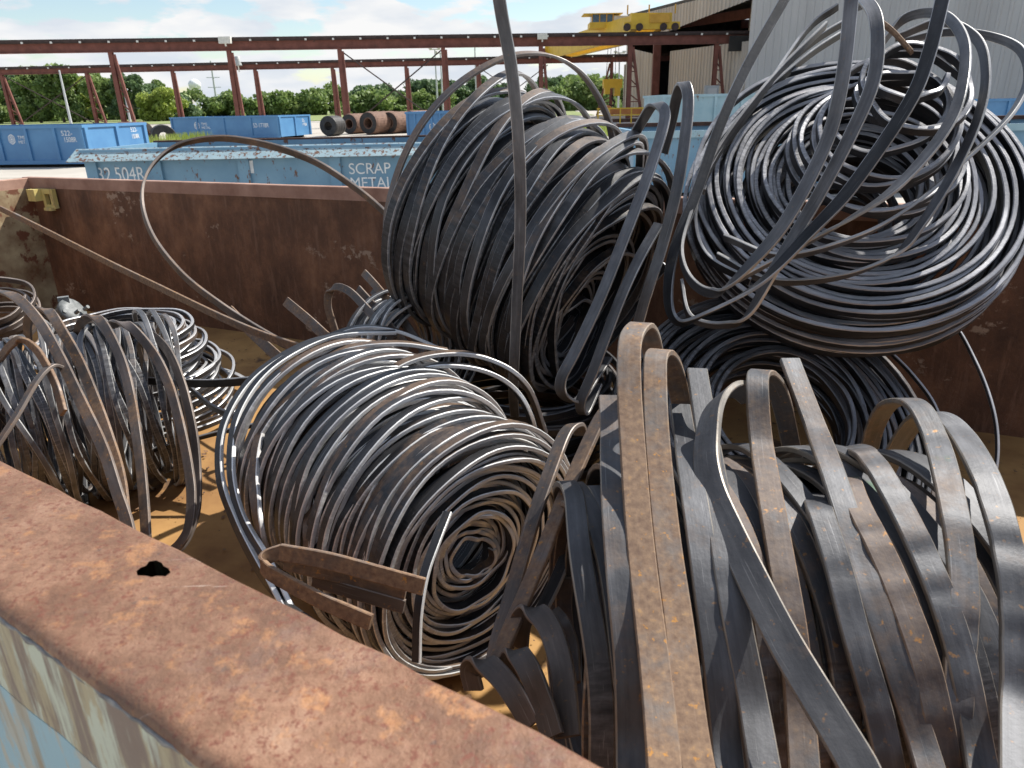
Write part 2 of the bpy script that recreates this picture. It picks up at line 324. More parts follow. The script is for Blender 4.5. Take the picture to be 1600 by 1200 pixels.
# floor
m = MB(); m.add([(nA.x, nA.y, FZ), (nB.x, nB.y, FZ), (nC.x, nC.y, FZ), (nD.x, nD.y, FZ), (fD.x, fD.y, FZ), (fA.x, fA.y, FZ)], [(0, 1, 2, 3, 4, 5)]); m.build('floor_plate', rust_floor, cont)
# far wall (+ its rail), left wall, right wall
wallpoly([fA, fD], 0.006, .006, .2, RZ-.055).build('long_side_panel', rust_in, cont)
wallpoly([fD, nD], 0.006, .006, .2, RZ-.055).build('end_panel', rust_in, cont)
lw = simple('stained_end_plate', (.16, .085, .04), (.48, .40, .24), 7, .7, 0, .002, spots=(11, .54, (.16, .06, .03)))
wallpoly([nA, fA], 0.006, .006, .2, RZ-.055).build('end_panel', lw, cont)
wallpoly([nA, nB, nC, nD], -.012, .006, .2, RZ-.05).build('long_side_panel', rust_in, cont)
rail_m = simple('rusty_rail', (.26, .14, .10), (.44, .27, .20), 8, .7, .1, .001)
def roundrail(pts, width, h, z, side):
    m = MB(); P = [Vector(p) for p in pts]; prof = []
    for k in range(8):
        a = math.pi/2*k/7; prof.append((side*(width-.011*(1-math.sin(a))), z-.009*(1-math.cos(a))))
    prof = [(side*0.0, z-h), (side*0.0, z-.003), (side*.003, z)]+[(p[0], p[1]) for p in prof]+[(side*width, z-h)]
    # order: inner bottom, inner top, then across to the rounded outer edge
    prof = prof[:3]+sorted(prof[3:-1], key=lambda q: -q[1])+[prof[-1]]
    ns = []
    for i in range(len(P)):
        d = Vector((0, 0))
        if i: d += (P[i]-P[i-1]).normalized()
        if i < len(P)-1: d += (P[i+1]-P[i]).normalized()
        d.normalize(); ns.append(Vector((-d.y, d.x)))
    k = len(prof); vs = []; fs = []
    for i, p in enumerate(P):
        for (o_, zz) in prof:
            q = p+ns[i]*o_; vs.append((q.x, q.y, zz))
    for i in range(len(P)-1):
        for j in range(k): fs.append((i*k+j, (i+1)*k+j, (i+1)*k+(j+1) % k, i*k+(j+1) % k))
    fs += [tuple(range(k))[::-1], tuple((len(P)-1)*k+j for j in range(k))]
    m.add(vs, fs); return m
def densify(pts, step, amp=0):
    o = []
    for i in range(len(pts)-1):
        a, b = Vector(pts[i]), Vector(pts[i+1]); n = max(1, int((b-a).length/step)); d = (b-a).normalized(); nn = Vector((-d.y, d.x))
        for k in range(n): o.append(a+(b-a)*k/n+nn*(amp*random.uniform(-1, 1) if k else 0))
    return o+[Vector(pts[-1])]
roundrail(densify([fA-Vector((.05, -.02)), fD], .25, .004), .05, .055, RZ, 1).build('top_rail', rail_m, cont)
roundrail(densify([nA-Vector((.04, .1)), fA+Vector((.01, .03))], .3, .003), .05, .053, RZ-.003, 1).build('top_rail', rail_m, cont)
roundrail([fD, nD], .06, .055, RZ-.003, 1).build('top_rail', rail_m, cont)
BAND = .092
# near rail: wide rolled rail seen from above
near_pts = densify([nA, nB], .3, .003)[:-1]+densify([nB, nC], .035, .0012)[:-1]+densify([nC, nD], .3, .003)
rail = roundrail(near_pts, .108, BAND, RZ, -1).build('top_rail', [rim_rust, near_cream], cont)
for p in rail.data.polygons:
    if abs(p.normal.z) < .35 and p.center.z < RZ-.011: p.material_index = 1
# torn hole through the top of the rail
hc = atz(240, 890, RZ); dd = (nC-nB).normalized(); nn = Vector((-dd.y, dd.x))
cut = MB(); ring = []
for k in range(14):
    a = math.tau*k/14; rr_ = 1+.18*math.sin(3*a+1)+random.uniform(-.12, .12)
    q = Vector((hc.x, hc.y))+dd*(.0125*rr_*math.cos(a))+nn*(.0085*rr_*math.sin(a)); ring.append(q)
cut.add([(q.x, q.y, RZ-.07) for q in ring]+[(q.x, q.y, RZ+.02) for q in ring], [tuple(range(14))[::-1], tuple(range(14, 28))]+[(k, (k+1) % 14, 14+(k+1) % 14, 14+k) for k in range(14)])
cobj = cut.build('cutter', rim_rust)
md = rail.modifiers.new('b', 'BOOLEAN'); md.object = cobj; md.operation = 'DIFFERENCE'; md.solver = 'EXACT'
bpy.context.view_layer.update(); dg = bpy.context.evaluated_depsgraph_get(); nme = bpy.data.meshes.new_from_object(rail.evaluated_get(dg)); rail.modifiers.clear(); rail.data = nme
bpy.data.objects.remove(cobj)
bmm = bmesh.new(); bmm.from_mesh(rail.data)
for f_ in bmm.faces: f_.smooth = True
for e_ in bmm.edges: e_.smooth = e_.calc_face_angle(3.0) < .6
bmm.to_mesh(rail.data); bmm.free()
# outer skin below the rail, with ragged weld bead
wallpoly(near_pts, -.1035, .005, .22, RZ-BAND).build('outer_skin', near_blue, cont)
wb = MB(); pts = []
for p in densify([nB, nC], .008): pts.append((p.x-nn.x*.1075, p.y-nn.y*.1075, RZ-.0105+random.uniform(-.0012, .0012)))
wb.tube(pts, [.0022*random.uniform(.4, 1.3) for _ in pts], 6); wb.build('weld_bead', simple('weld', (.10, .09, .085), (.30, .28, .26), 60, .5, .4), cont, True)
# yellow bracket in the far corner
ye = paint_chip('yellow_worn', (.60, .47, .10), (.45, .38, .12), (.22, .10, .03), .56, scale=30)
fdir = Vector((.908, -.42, 0)); fn = Vector((-.42, -.908, 0))
b0 = Vector((fA.x, fA.y, 0))+fdir*.10
m = MB()
def lb(x0, x1, y0, y1, z0, z1):
    vs = [b0+fdir*x+fn*y+Vector((0, 0, z)) for z in (z0, z1) for (x, y) in ((x0, y0), (x1, y0), (x1, y1), (x0, y1))]
    m.add(vs, [(0, 3, 2, 1), (4, 5, 6, 7), (0, 1, 5, 4), (1, 2, 6, 5), (2, 3, 7, 6), (3, 0, 4, 7)])
lb(-.04, .02, .008, .07, 1.025, 1.085); lb(.02, .105, .008, .03, 1.06, 1.085); lb(.02, .105, .008, .03, .985, 1.005); lb(.082, .105, .008, .032, 1.005, 1.06); lb(.021, .04, .008, .031, 1.005, 1.06); lb(.03, .09, .02, .045, .975, .99)
m.build('yellow_bracket', ye, cont)
# ================================================================ COILS
WIRE = dict()
def coil(label, axis, c, group='steel strip coils lying in the container'):
    t = thing('steel_coil', label, 'steel coil', (0, 0, 0)); return t
# ---- A: big open coil top right
ca = np.array(tuple(atd(1338, 292, 1.95))); axA = (-.13, -.70, .70)
A = coil('large open coil of grey strip piled highest at the right, its inner rings springing up', axA, ca)
tr = []
for k in range(17):
    r = .408-.0150*k; tr.append(jit(r, .012+.010*math.sin(k*1.3), .003, .004, .008, .014, .010))
for lay in range(3):
    for k in range(9):
        z = -.012-.019*(k if lay % 2 else 8-k); tr.append(jit(.425-.03*lay+.012*math.sin(k*.9), z, .006, .004, .010, .022, .012))
for k in range(12): tr.append(jit(.17+.012*k, -.06-.008*k, .006, .006, .012, .03, .02))
strips('wound_strip', [wind(ca, axA, tr, .023, .0125, 64)], S_A, A)
tr = []
for k in range(12):
    u = k/11; r = .235-.14*u+.02*math.sin(k*2.1); g_ = RNG.normal
    tr.append((r, .04+.27*u+g_(0, .006), -.01+.06*u+g_(0, .018), .02+.04*u+g_(0, .018), g_(0, .09), g_(0, .09), .05, RNG.random()*6))
strips('spiral_core', [wind(ca, axA, tr, .024, .0115, 60)], S_A, A)
tr = [jit(.10+.013*k, -.16+.004*k, .006, .006, .012, .03, .02) for k in range(22)]
strips('inner_shade_strip', [wind(ca, axA, tr, .024, .012, 56)], S_BLK, A)  # inner turns coloured black to stand in for shade in the open centre
def hero(parent, mats, lst, name='loose_loop'):
    for it in lst:
        pts, wide, w_, t_, ru = it; strips(name, [loop(pts, wide, w_, t_, ru)], mats, parent)
X = (1, 0, 0)
hero(A, S_DARK, [
 ([(1235, -20, 1.95), (1170, 98, 1.9), (1123, 200, 1.86), (1088, 300, 1.82), (1053, 397, 1.78), (1044, 470, 1.72), (1060, 502, 1.68), (1100, 492, 1.63), (1184, 446, 1.58), (1263, 364, 1.53), (1333, 290, 1.50), (1415, 170, 1.46), (1450, 84, 1.45), (1480, -30, 1.46)], [(.9, .3, .3), (.9, .2, .3), (-.1, -.8, .5), (.85, -.4, .25), (.85, -.4, .2)], .027, .008, .2)])
hero(A, S_HERO, [
 ([(1334, -30, 1.42), (1317, 117, 1.44), (1291, 224, 1.47), (1235, 336, 1.50), (1179, 406, 1.55), (1123, 453, 1.62), (1081, 439, 1.70), (1065, 397, 1.76), (1081, 336, 1.82), (1118, 240, 1.88), (1200, 130, 1.95), (1290, 40, 2.0)], [(.9, -.3, .2), (.85, -.4, .25), (.1, -.8, .6), (-.2, -.6, .7), (0, -.6, .8)], .027, .008, .2),
 ([(1338, 15, 1.75), (1352, -2, 1.6), (1370, 30, 1.5), (1366, 117, 1.47), (1329, 210, 1.49), (1273, 317, 1.53), (1217, 411, 1.58), (1170, 490, 1.64), (1128, 509, 1.70), (1077, 495, 1.75), (1064, 440, 1.8)], [(.9, -.2, .3), (.85, -.4, .25), (.8, -.4, .4), (.1, -.8, .6), (-.2, -.7, .6)], .027, .008, .2),
 ([(1375, 70, 2.0), (1417, 27, 1.95), (1473, 23, 1.85), (1506, 65, 1.72), (1502, 140, 1.62), (1473, 210, 1.58), (1403, 290, 1.58), (1329, 340, 1.60), (1240, 390, 1.66), (1150, 440, 1.72)], [(-.2, -.5, .8), (.3, -.5, .7), (.8, -.3, .4), (.7, -.4, .5), (-.1, -.7, .6)], .025, .008, .1),
 ([(1400, 60, 2.0), (1470, 36, 1.95), (1525, 61, 1.82), (1541, 117, 1.72), (1530, 187, 1.68), (1487, 275, 1.66), (1436, 355, 1.66), (1394, 401, 1.68), (1310, 434, 1.70), (1200, 438, 1.75), (1120, 400, 1.82)], [(-.2, -.5, .8), (.4, -.5, .7), (.7, -.3, .4), (.3, -.6, .6), (-.1, -.6, .7)], .023, .008, .1),
 ([(1410, 66, 2.1), (1473, 51, 2.05), (1534, 54, 1.95), (1590, 75, 1.85), (1606, 117, 1.78), (1590, 163, 1.74), (1553, 210, 1.70), (1497, 261, 1.68), (1417, 327, 1.67), (1333, 373, 1.68), (1220, 400, 1.72), (1130, 370, 1.8)], [(-.1, -.5, .8), (.2, -.5, .8), (.5, -.5, .6), (.3, -.6, .6), (-.1, -.6, .7)], .022, .008, .1)])
hero(A, S_DARK, [
 ([(1310, 9, 2.1), (1263, 47, 2.1), (1190, 150, 2.0), (1120, 245, 1.9), (1085, 330, 1.85), (1100, 400, 1.8), (1170, 440, 1.75)], (-.1, -.5, .8), .024, .008, .2),
 ([(1335, 25, 2.15), (1280, 60, 2.12), (1220, 112, 2.08), (1165, 180, 2.0), (1105, 270, 1.93)], (-.1, -.5, .8), .024, .008, .2),
 ([(1330, 45, 2.2), (1260, 90, 2.15), (1180, 160, 2.08), (1110, 240, 2.0), (1100, 300, 1.95)], (-.1, -.5, .8), .024, .008, .2)])
strips('strip_end', [loop([(1372, 32, 1.75), (1395, 50, 1.72), (1425, 82, 1.70)], (-.5, -.8, .3), .026, .008, 1.)], S_RUST, A)
# ---- B: tall coil in the middle leaning on the far wall
axB = (.76, -.52, -.40); cb = np.array(tuple(atd(806, 378, 2.12)))
B = coil('dark coil leaning on the far container wall at centre, tall loops standing over it', axB, cb)
tr = []
for lay in range(4):
    for k in range(17):
        kk = k if lay % 2 == 0 else 16-k
        tr.append(jit(.335-.016*lay+.015*math.sin(kk*.8), -.20+.030*kk, .012, .007, .014, .05, .02))
strips('wound_strip', [wind(cb, axB, tr, .026, .011, 64)], S_DARK, B)
tr = []
for k in range(24): q = list(jit(.325-.0105*k, .285-.003*k, .008, .012, .010, .11, .04)); q[3] -= .007*k; q[2] += .003*k; tr.append(tuple(q))
strips('wound_strip', [wind(cb, axB, tr, .026, .011, 60)], S_DARK, B)
tr = [jit(.33-.014*k, .24-.020*k, .006, .006, .012, .03, .02) for k in range(18)]+[jit(.07+.015*k, -.12+.004*k, .006, .006, .012, .05, .02) for k in range(14)]
strips('inner_shade_strip', [wind(cb, axB, tr, .026, .011, 60)], S_BLK, B)  # black core turns, the hollow's shade put into their colour
# springy outer turns: stick up above the body
tr = []
for k in range(15):
    tr.append((.343+.01*math.sin(k*2.)+abs(RNG.normal(0, .010)), -.2+.034*k, RNG.normal(0, .012), .02+.025*abs(math.sin(k*1.7)), RNG.normal(0, .12), RNG.normal(0, .12), .03, RNG.random()*6))
strips('outer_strip', [wind(cb, axB, tr, .025, .009, 60, lambda x, y, z, th: .3+.9*(y > .1))], S_MID, B)
wB = (.6, -.75, -.25)
hero(B, S_HERO, [
 ([(772, -60, 1.30), (785, 20, 1.34), (800, 110, 1.38), (810, 230, 1.44), (812, 350, 1.52), (807, 480, 1.62), (803, 604, 1.78), (806, 650, 1.95)], (1, -.1, 0), .024, .008, .3),
 ([(625, 470, 2.1), (608, 390, 2.05), (608, 320, 2.0), (640, 225, 1.95), (700, 145, 1.92), (780, 95, 1.92), (850, 86, 1.95), (905, 112, 2.0), (942, 165, 2.06), (958, 220, 2.1), (960, 300, 2.15)], wB, .026, .008, .9),
 ([(968, 260, 2.05), (985, 220, 1.98), (1005, 185, 1.88), (1022, 163, 1.8), (1038, 175, 1.75), (1033, 210, 1.72), (1010, 280, 1.70), (975, 370, 1.70), (935, 470, 1.71), (898, 550, 1.73), (877, 592, 1.75), (880, 618, 1.78), (903, 626, 1.82), (930, 590, 1.88), (950, 560, 1.95)], [(.7, -.6, .3), (.85, -.5, .1), (.9, -.4, .1), (.9, -.4, .1), (.7, -.6, 0)], .027, .008, .3),
 ([(1038, 240, 1.95), (1050, 190, 1.88), (1058, 150, 1.8), (1068, 131, 1.75), (1076, 150, 1.72), (1072, 200, 1.71), (1058, 290, 1.72), (1035, 380, 1.76), (1010, 460, 1.8), (995, 520, 1.85)], [(.7, -.6, .3), (.9, -.4, .1), (.9, -.4, .1), (.9, -.4, .1)], .027, .008, .3),
 ([(1028, 350, 1.78), (1000, 400, 1.76), (972, 460, 1.75), (945, 530, 1.76), (925, 585, 1.78), (908, 630, 1.80), (915, 645, 1.84), (935, 600, 1.9)], [(.9, -.4, .1), (.9, -.4, .1), (.7, -.6, .1)], .026, .008, .2)])
strips('strip_end', [loop([(900, 305, 1.9), (870, 300, 1.85), (842, 300, 1.8)], (.3, -.9, .3), .024, .008, .8)], S_MID, B)
ck = np.array((.02, 2.12, .44)); Kc = coil('black coil lying flat on the floor underneath the leaning coil', (0, 0, 1), ck)
strips('wound_strip', [wind(ck, (.05, -.08, 1), [jit(.30-.012*(k % 5), .012+.012*k, .008, .006, .015, .03, .02) for k in range(22)], .022, .010, 56)], S_BLK, Kc)
# ---- C: centre front coil, hollow end towards the camera
cf = np.array((-.075, 1.13, .675)); cbk = np.array((-.385, 1.50, .70)); axC = cf-cbk; LC = np.linalg.norm(axC); axC /= LC
C = coil('pale edged coil in the centre foreground with its hollow end facing right', axC, cf)
cc = (cf+cbk)/2; tr = []
for lay in range(3):
    n_ = 27
    for k in range(n_):
        kk = k if lay % 2 == 0 else n_-1-k; u = kk/(n_-1)
        tr.append(jit(.247-.012*lay-.018*u*u+.006*math.sin(kk*1.1), -LC/2+LC*u, .006, .004, .008, .03, .015))
strips('wound_strip', [wind(cc, axC, tr, .0175, .0095, 64)], S_BRT, C)
tr = []
for k in range(20): tr.append(jit(.232-.0088*k, LC/2+.012-.0015*k+.010*math.sin(k*.9), .002, .003, .005, .015, .012))
for k in range(15): tr.append(jit(.062+.010*k, LC/2-.025-.003*k, .002, .003, .005, .025, .02))
for k in range(4): tr.append((.056-.004*k, LC/2-.03+.006*k, .006, -.01*k*.4, .02, -.03, .16, .8))
strips('hollow_end_strip', [wind(cc, axC, tr, .020, .0085, 64)], S_BRT, C)
tr = []
for k in range(13):
    u = k/12; tr.append((.262+RNG.normal(0, .006), -LC/2-.03+LC*.8*u+RNG.normal(0, .008), RNG.normal(0, .008), .014*abs(math.sin(k*1.3)), RNG.normal(0, .09), RNG.normal(0, .09), .02, RNG.random()*6))
strips('outer_strip', [wind(cc, axC, tr, .020, .0095, 64, lambda x, y, z, th: .3+1.1*(y > .12))], S_BRT, C)
wC = tuple(axC)
hero(C, S_BRT, [
 ([(560, 520, 1.75), (480, 535, 1.70), (400, 585, 1.62), (352, 660, 1.53), (342, 740, 1.45), (362, 810, 1.37), (400, 880, 1.29), (445, 940, 1.22), (490, 975, 1.18)], wC, .020, .0095, .2),
 ([(620, 520, 1.78), (520, 525, 1.72), (430, 570, 1.62), (375, 640, 1.53), (360, 720, 1.45), (375, 800, 1.37), (415, 870, 1.28), (445, 930, 1.23), (480, 980, 1.2)], wC, .020, .0095, .2),
 ([(700, 548, 1.65), (620, 537, 1.62), (530, 548, 1.58), (460, 595, 1.52), (410, 665, 1.45), (398, 745, 1.38), (410, 830, 1.32), (428, 900, 1.45)], wC, .022, .0095, 1.),
 ([(850, 670, 1.78), (820, 600, 1.62), (760, 560, 1.58), (690, 552, 1.54), (620, 572, 1.49), (555, 630, 1.43), (510, 700, 1.37), (487, 780, 1.31), (482, 860, 1.26), (495, 930, 1.36)], wC, .022, .0095, 1.),
 ([(838, 730, 1.78), (832, 660, 1.64), (800, 605, 1.6), (740, 575, 1.55), (660, 575, 1.50), (590, 615, 1.44), (540, 680, 1.38), (510, 750, 1.33), (498, 840, 1.27), (502, 900, 1.24), (515, 960, 1.34)], wC, .020, .0095, .5),
 ([(860, 700, 1.5), (820, 665, 1.45), (760, 657, 1.4), (700, 672, 1.35), (640, 715, 1.29), (596, 780, 1.23), (572, 850, 1.19), (565, 930, 1.27)], wC, .028, .0095, 1.),
 ([(505, 530, 1.82), (560, 512, 1.84), (620, 517, 1.86), (690, 545, 1.88)], wC, .020, .0095, .2),
 ([(700, 800, 1.16), (680, 850, 1.12), (662, 900, 1.09), (652, 960, 1.07), (650, 1035, 1.06)], (.75, -.6, 0), .016, .006, .2)])
hero(C, S_RUST, [
 ([(438, 862, 1.03), (500, 873, 1.01), (560, 888, 1.0), (662, 916, .99)], (0, .36, .93), .024, .008, 1.),
 ([(440, 862, 1.055), (415, 872, 1.05), (413, 888, 1.04), (440, 907, 1.02), (500, 940, .995), (580, 973, .975)], (0, .36, .93), .022, .008, 1.),
 ([(445, 880, 1.06), (500, 893, 1.05), (555, 905, 1.04), (635, 925, 1.03)], (.1, .3, .93), .020, .007, .8),
 ([(490, 905, 1.06), (550, 925, 1.04), (632, 948, 1.03)], (.1, .3, .93), .020, .007, .4)], 'bent_strip_end')
# ---- D: wide strip coil bottom right
axD = (.998, .06, 0); cdn = np.array((.335, .84, .705)); D = coil('nearest coil of broad grey strip at the lower right with orange rust freckles', axD, cdn)
tr = []
for lay in range(4):
    for k in range(20):
        kk = k if lay % 2 == 0 else 19-k; u = kk/19; g_ = RNG.normal
        tr.append((.282-.022*lay-.035*(2*u-1)**4+g_(0, .008), -.25+.0258*kk+g_(0, .005), g_(0, .010), g_(0, .010), -.14*(u-.3)+g_(0, .03), g_(0, .035), .02, RNG.random()*6))
strips('wound_strip', [wind(cdn, axD, tr, .028, .009, 80)], S_WIDE, D)
def cr8(l): return [(720+x/1.667, 480+y/1.667, d) for x, y, d in l]
hD = (1, 0, .02)
CLEAR.append((cdn, np.array((1., 0, 0)), .312, .12))
hero(D, S_WRUST, [
 (cr8([(515, 330, 1.25), (510, 200, 1.18), (498, 95, 1.10), (475, 52, 1.04), (448, 60, .99), (438, 110, .96), (440, 250, .92), (455, 450, .86), (480, 700, .79), (505, 950, .72), (530, 1260, .63)]), [(.95, .1, 0), (.85, -.3, 0), (1, 0, 0), (1, -.1, 0)], .031, .0085, 1.),
 (cr8([(590, 400, 1.25), (575, 250, 1.17), (553, 150, 1.09), (532, 115, 1.03), (510, 125, .98), (507, 190, .95), (512, 350, .90), (535, 600, .82), (570, 850, .75), (605, 1100, .68), (630, 1260, .64)]), [(.95, .1, 0), (.85, -.3, 0), (1, 0, 0), (1, -.1, 0)], .031, .0085, 1.)])
hero(D, S_WIDE, [
 (cr8([(618, 160, 1.12), (632, 260, 1.05), (655, 420, .97), (680, 600, .89), (715, 800, .82), (760, 1040, .74), (800, 1260, .68)]), hD, .031, .0085, .4),
 (cr8([(572, 255, 1.14), (590, 380, 1.04), (612, 540, .96), (640, 740, .87), (670, 950, .80), (700, 1260, .70)]), hD, .031, .0085, .4),
 (cr8([(885, 480, 1.28), (862, 370, 1.22), (838, 260, 1.15), (812, 190, 1.09), (785, 168, 1.04), (768, 200, 1.0), (775, 320, .97), (800, 480, .92), (830, 660, .86), (865, 880, .79), (895, 1260, .69)]), [(.95, .1, 0), (.85, -.3, 0), (1, 0, 0), (1, -.1, 0)], .030, .0085, .8),
 (cr8([(862, 140, 1.12), (905, 260, 1.05), (950, 390, .99), (1000, 540, .92), (1060, 720, .86), (1130, 930, .79), (1215, 1180, .72), (1240, 1260, .70)]), hD, .030, .0085, .7),
 (cr8([(755, 240, 1.10), (725, 214, 1.04), (690, 222, .99), (655, 280, .95), (640, 380, .91), (655, 480, .87), (700, 590, .82), (760, 710, .77), (840, 860, .72), (930, 1020, .67), (1020, 1180, .63), (1060, 1260, .61)]), [(.6, -.5, .6), (.7, .1, .7), (.5, .6, .5), (.45, .7, .5), (.5, .7, .4)], .034, .009, .4),
 (cr8([(1060, 400, 1.30), (1078, 320, 1.24), (1110, 262, 1.17), (1150, 242, 1.10), (1192, 260, 1.04), (1228, 330, .99), (1262, 440, .95), (1290, 580, .91), (1305, 750, .86), (1300, 900, .82), (1290, 1040, .78), (1270, 1260, .72)]), [(.95, .1, 0), (.9, -.3, .1), (1, 0, 0), (1, -.1, 0)], .031, .0085, .7),
 (cr8([(1110, 430, 1.32), (1140, 360, 1.26), (1180, 305, 1.2), (1225, 282, 1.13), (1280, 300, 1.06), (1335, 370, 1.0), (1385, 480, .94), (1420, 620, .88), (1440, 780, .82), (1450, 960, .76), (1455, 1260, .66)]), [(.95, .1, 0), (.9, -.3, .1), (1, 0, 0), (1, -.1, 0)], .034, .009, .4),
 (cr8([(985, 375, 1.16), (1030, 372, 1.08), (1080, 415, 1.02), (1140, 510, .97), (1205, 640, .91), (1260, 780, .86), (1310, 950, .80), (1370, 1260, .70)]), [(.9, .2, .1), (1, 0, 0), (1, 0, 0)], .031, .0085, .6),
 (cr8([(900, 420, 1.16), (940, 560, 1.05), (985, 700, .96), (1030, 860, .88), (1090, 1060, .80), (1130, 1260, .73)]), hD, .030, .0085, .3),
 (cr8([(990, 400, 1.12), (1030, 500, 1.04), (1090, 620, .97), (1150, 760, .9), (1210, 930, .83), (1250, 1110, .77), (1270, 1260, .73)]), hD, .031, .0085, .9),
 (cr8([(385, 235, 1.14), (392, 350, 1.06), (400, 520, .98), (415, 720, .89), (435, 940, .80), (450, 1260, .70)]), hD, .030, .0085, .7)])
CLEAR.clear()
# ---- E: dark coil behind D
axE = (.08, -.62, .78); ce = np.array(tuple(atd(1205, 672, 1.95)))
Eo = coil('blackish coil lying low under the highest coil, behind the broad strip coil', axE, ce); tr = []
for lay in range(4):
    for k in range(17):
        kk = k if lay % 2 == 0 else 16-k
        tr.append(jit(.425-.0155*kk+.012*(lay % 2), .03-.045*lay+.004*kk, .004, .004, .008, .016, .012))
strips('wound_strip', [wind(ce, axE, tr, .018, .012, 60)], S_BLK, Eo)
hero(Eo, S_MID, [
 ([(1380, 450, 2.15), (1440, 480, 2.1), (1490, 508, 2.05), (1525, 565, 2.0), (1550, 635, 1.95), (1556, 700, 1.92), (1545, 770, 1.90), (1520, 838, 1.90), (1470, 880, 1.9)], (.3, -.7, .6), .010, .008, .5),
 ([(1340, 545, 2.1), (1380, 580, 2.05), (1420, 635, 2.0), (1450, 700, 1.95), (1462, 770, 1.92), (1450, 830, 1.92)], (.3, -.7, .6), .010, .008, .2),
 ([(1380, 540, 2.15), (1425, 585, 2.1), (1462, 640, 2.05), (1480, 720, 2.0), (1470, 800, 1.98), (1440, 850, 1.95)], (.3, -.7, .6), .012, .008, .2)], 'stray_wire')
# ---- F: left front coil
axF = (.84, .54, 0); cF = np.array((-1.30, 1.83, .66)); Fo = coil('battered coil at the left edge behind the near rail, with tall loops arching right', axF, cF); tr = []
for lay in range(3):
    for k in range(34):
        kk = k if lay % 2 == 0 else 33-k
        tr.append(jit(.235-.012*lay+.01*math.sin(kk), -.35+.0205*kk, .014, .008, .012, .13, .03))
strips('wound_strip', [wind(cF, axF, tr, .0135, .0105, 56)], S_FL, Fo)
def cr4(l): return [(x/2.667, 420+y/2.667, d) for x, y, d in l]
wF = (.85, -.35, 0); wF2 = (.8, -.55, .1)
hero(Fo, S_RUST, [
 (cr4([(-60, 90, 2.05), (60, 118, 1.95), (160, 210, 1.86), (250, 360, 1.77), (350, 560, 1.68), (440, 750, 1.60), (500, 950, 1.53), (540, 1080, 1.49), (565, 1200, 1.46)]), wF, .026, .008, .8),
 (cr4([(120, 300, 2.1), (122, 220, 2.05), (155, 170, 2.0), (200, 175, 1.95), (260, 260, 1.89), (340, 400, 1.82), (420, 600, 1.73), (470, 760, 1.66), (500, 900, 1.6), (525, 1030, 1.55), (545, 1180, 1.5)]), wF, .026, .008, .9),
 (cr4([(322, 330, 2.05), (325, 255, 2.0), (355, 208, 1.96), (400, 200, 1.92), (445, 245, 1.88), (500, 370, 1.82), (545, 540, 1.75), (580, 760, 1.66), (600, 950, 1.6), (610, 1100, 1.56), (612, 1200, 1.54)]), wF, .024, .008, .7),
 (cr4([(390, 460, 2.1), (400, 340, 2.05), (440, 255, 2.0), (495, 222, 1.96), (555, 240, 1.92), (635, 350, 1.87), (705, 500, 1.81), (755, 680, 1.75), (788, 850, 1.7), (798, 960, 1.67), (785, 1080, 1.64), (750, 1150, 1.63), (710, 1190, 1.63)]), wF, .024, .008, .5),
 (cr4([(440, 480, 2.15), (475, 340, 2.1), (540, 272, 2.05), (620, 272, 2.0), (700, 345, 1.95), (765, 490, 1.89), (805, 670, 1.83), (822, 850, 1.78), (818, 1000, 1.73), (780, 1110, 1.7), (740, 1170, 1.68), (700, 1200, 1.68)]), wF, .022, .008, .2),
 (cr4([(430, 490, 2.12), (415, 410, 2.08), (440, 345, 2.04), (480, 330, 2.02)]), wF, .022, .008, .6),
 (cr4([(-20, 400, 1.85), (40, 320, 1.8), (90, 300, 1.77), (160, 350, 1.74), (230, 470, 1.7), (270, 600, 1.66)]), wF2, .024, .008, 1.),
 (cr4([(-20, 740, 1.6), (60, 620, 1.63), (150, 470, 1.68), (215, 405, 1.72), (260, 410, 1.75)]), wF2, .024, .008, .6)])
# ---- G: coil lying flat behind F
cG = np.array(tuple(atz(258, 640, .44))); Gc = coil('round coil lying flat on the container floor behind the arching loops', (0, 0, 1), cG); tr = []
for k in range(15): tr.append(jit(.285-.0050*k+.01*math.sin(k*1.7), .012+.018*k, .008, .005, .018, .035, .02))
for k in range(14): tr.append(jit(.25-.004*k, .012+.020*(13-k), .008, .005, .018, .03, .02))
for k in range(9): tr.append(jit(.225-.009*(k % 5), .275+.004*k, .004, .003, .014, .02, .015))
for i_ in range(len(tr)):
    q = list(tr[i_]); q[2] += -.12*q[1]/.3; q[3] += .0; tr[i_] = tuple(q)
strips('wound_strip', [wind(cG, (.03, -.05, 1), tr, .018, .0105, 56, lambda x, y, z, th: .35+1.2*(z > .26))], S_MID, Gc)
hero(Gc, S_DARK, [
 ([(176, 590, 2.35), (250, 596, 2.2), (320, 598, 2.1), (400, 593, 2.05)], (0, -.2, 1), .026, .008, .2),
 ([(290, 600, 2.2), (330, 635, 2.1), (380, 655, 2.05)], (0, -.3, 1), .024, .008, .2),
 ([(230, 705, 2.0), (290, 690, 2.0), (345, 676, 2.0), (420, 660, 2.0)], (0, -.3, 1), .014, .008, .2)], 'loose_tail')
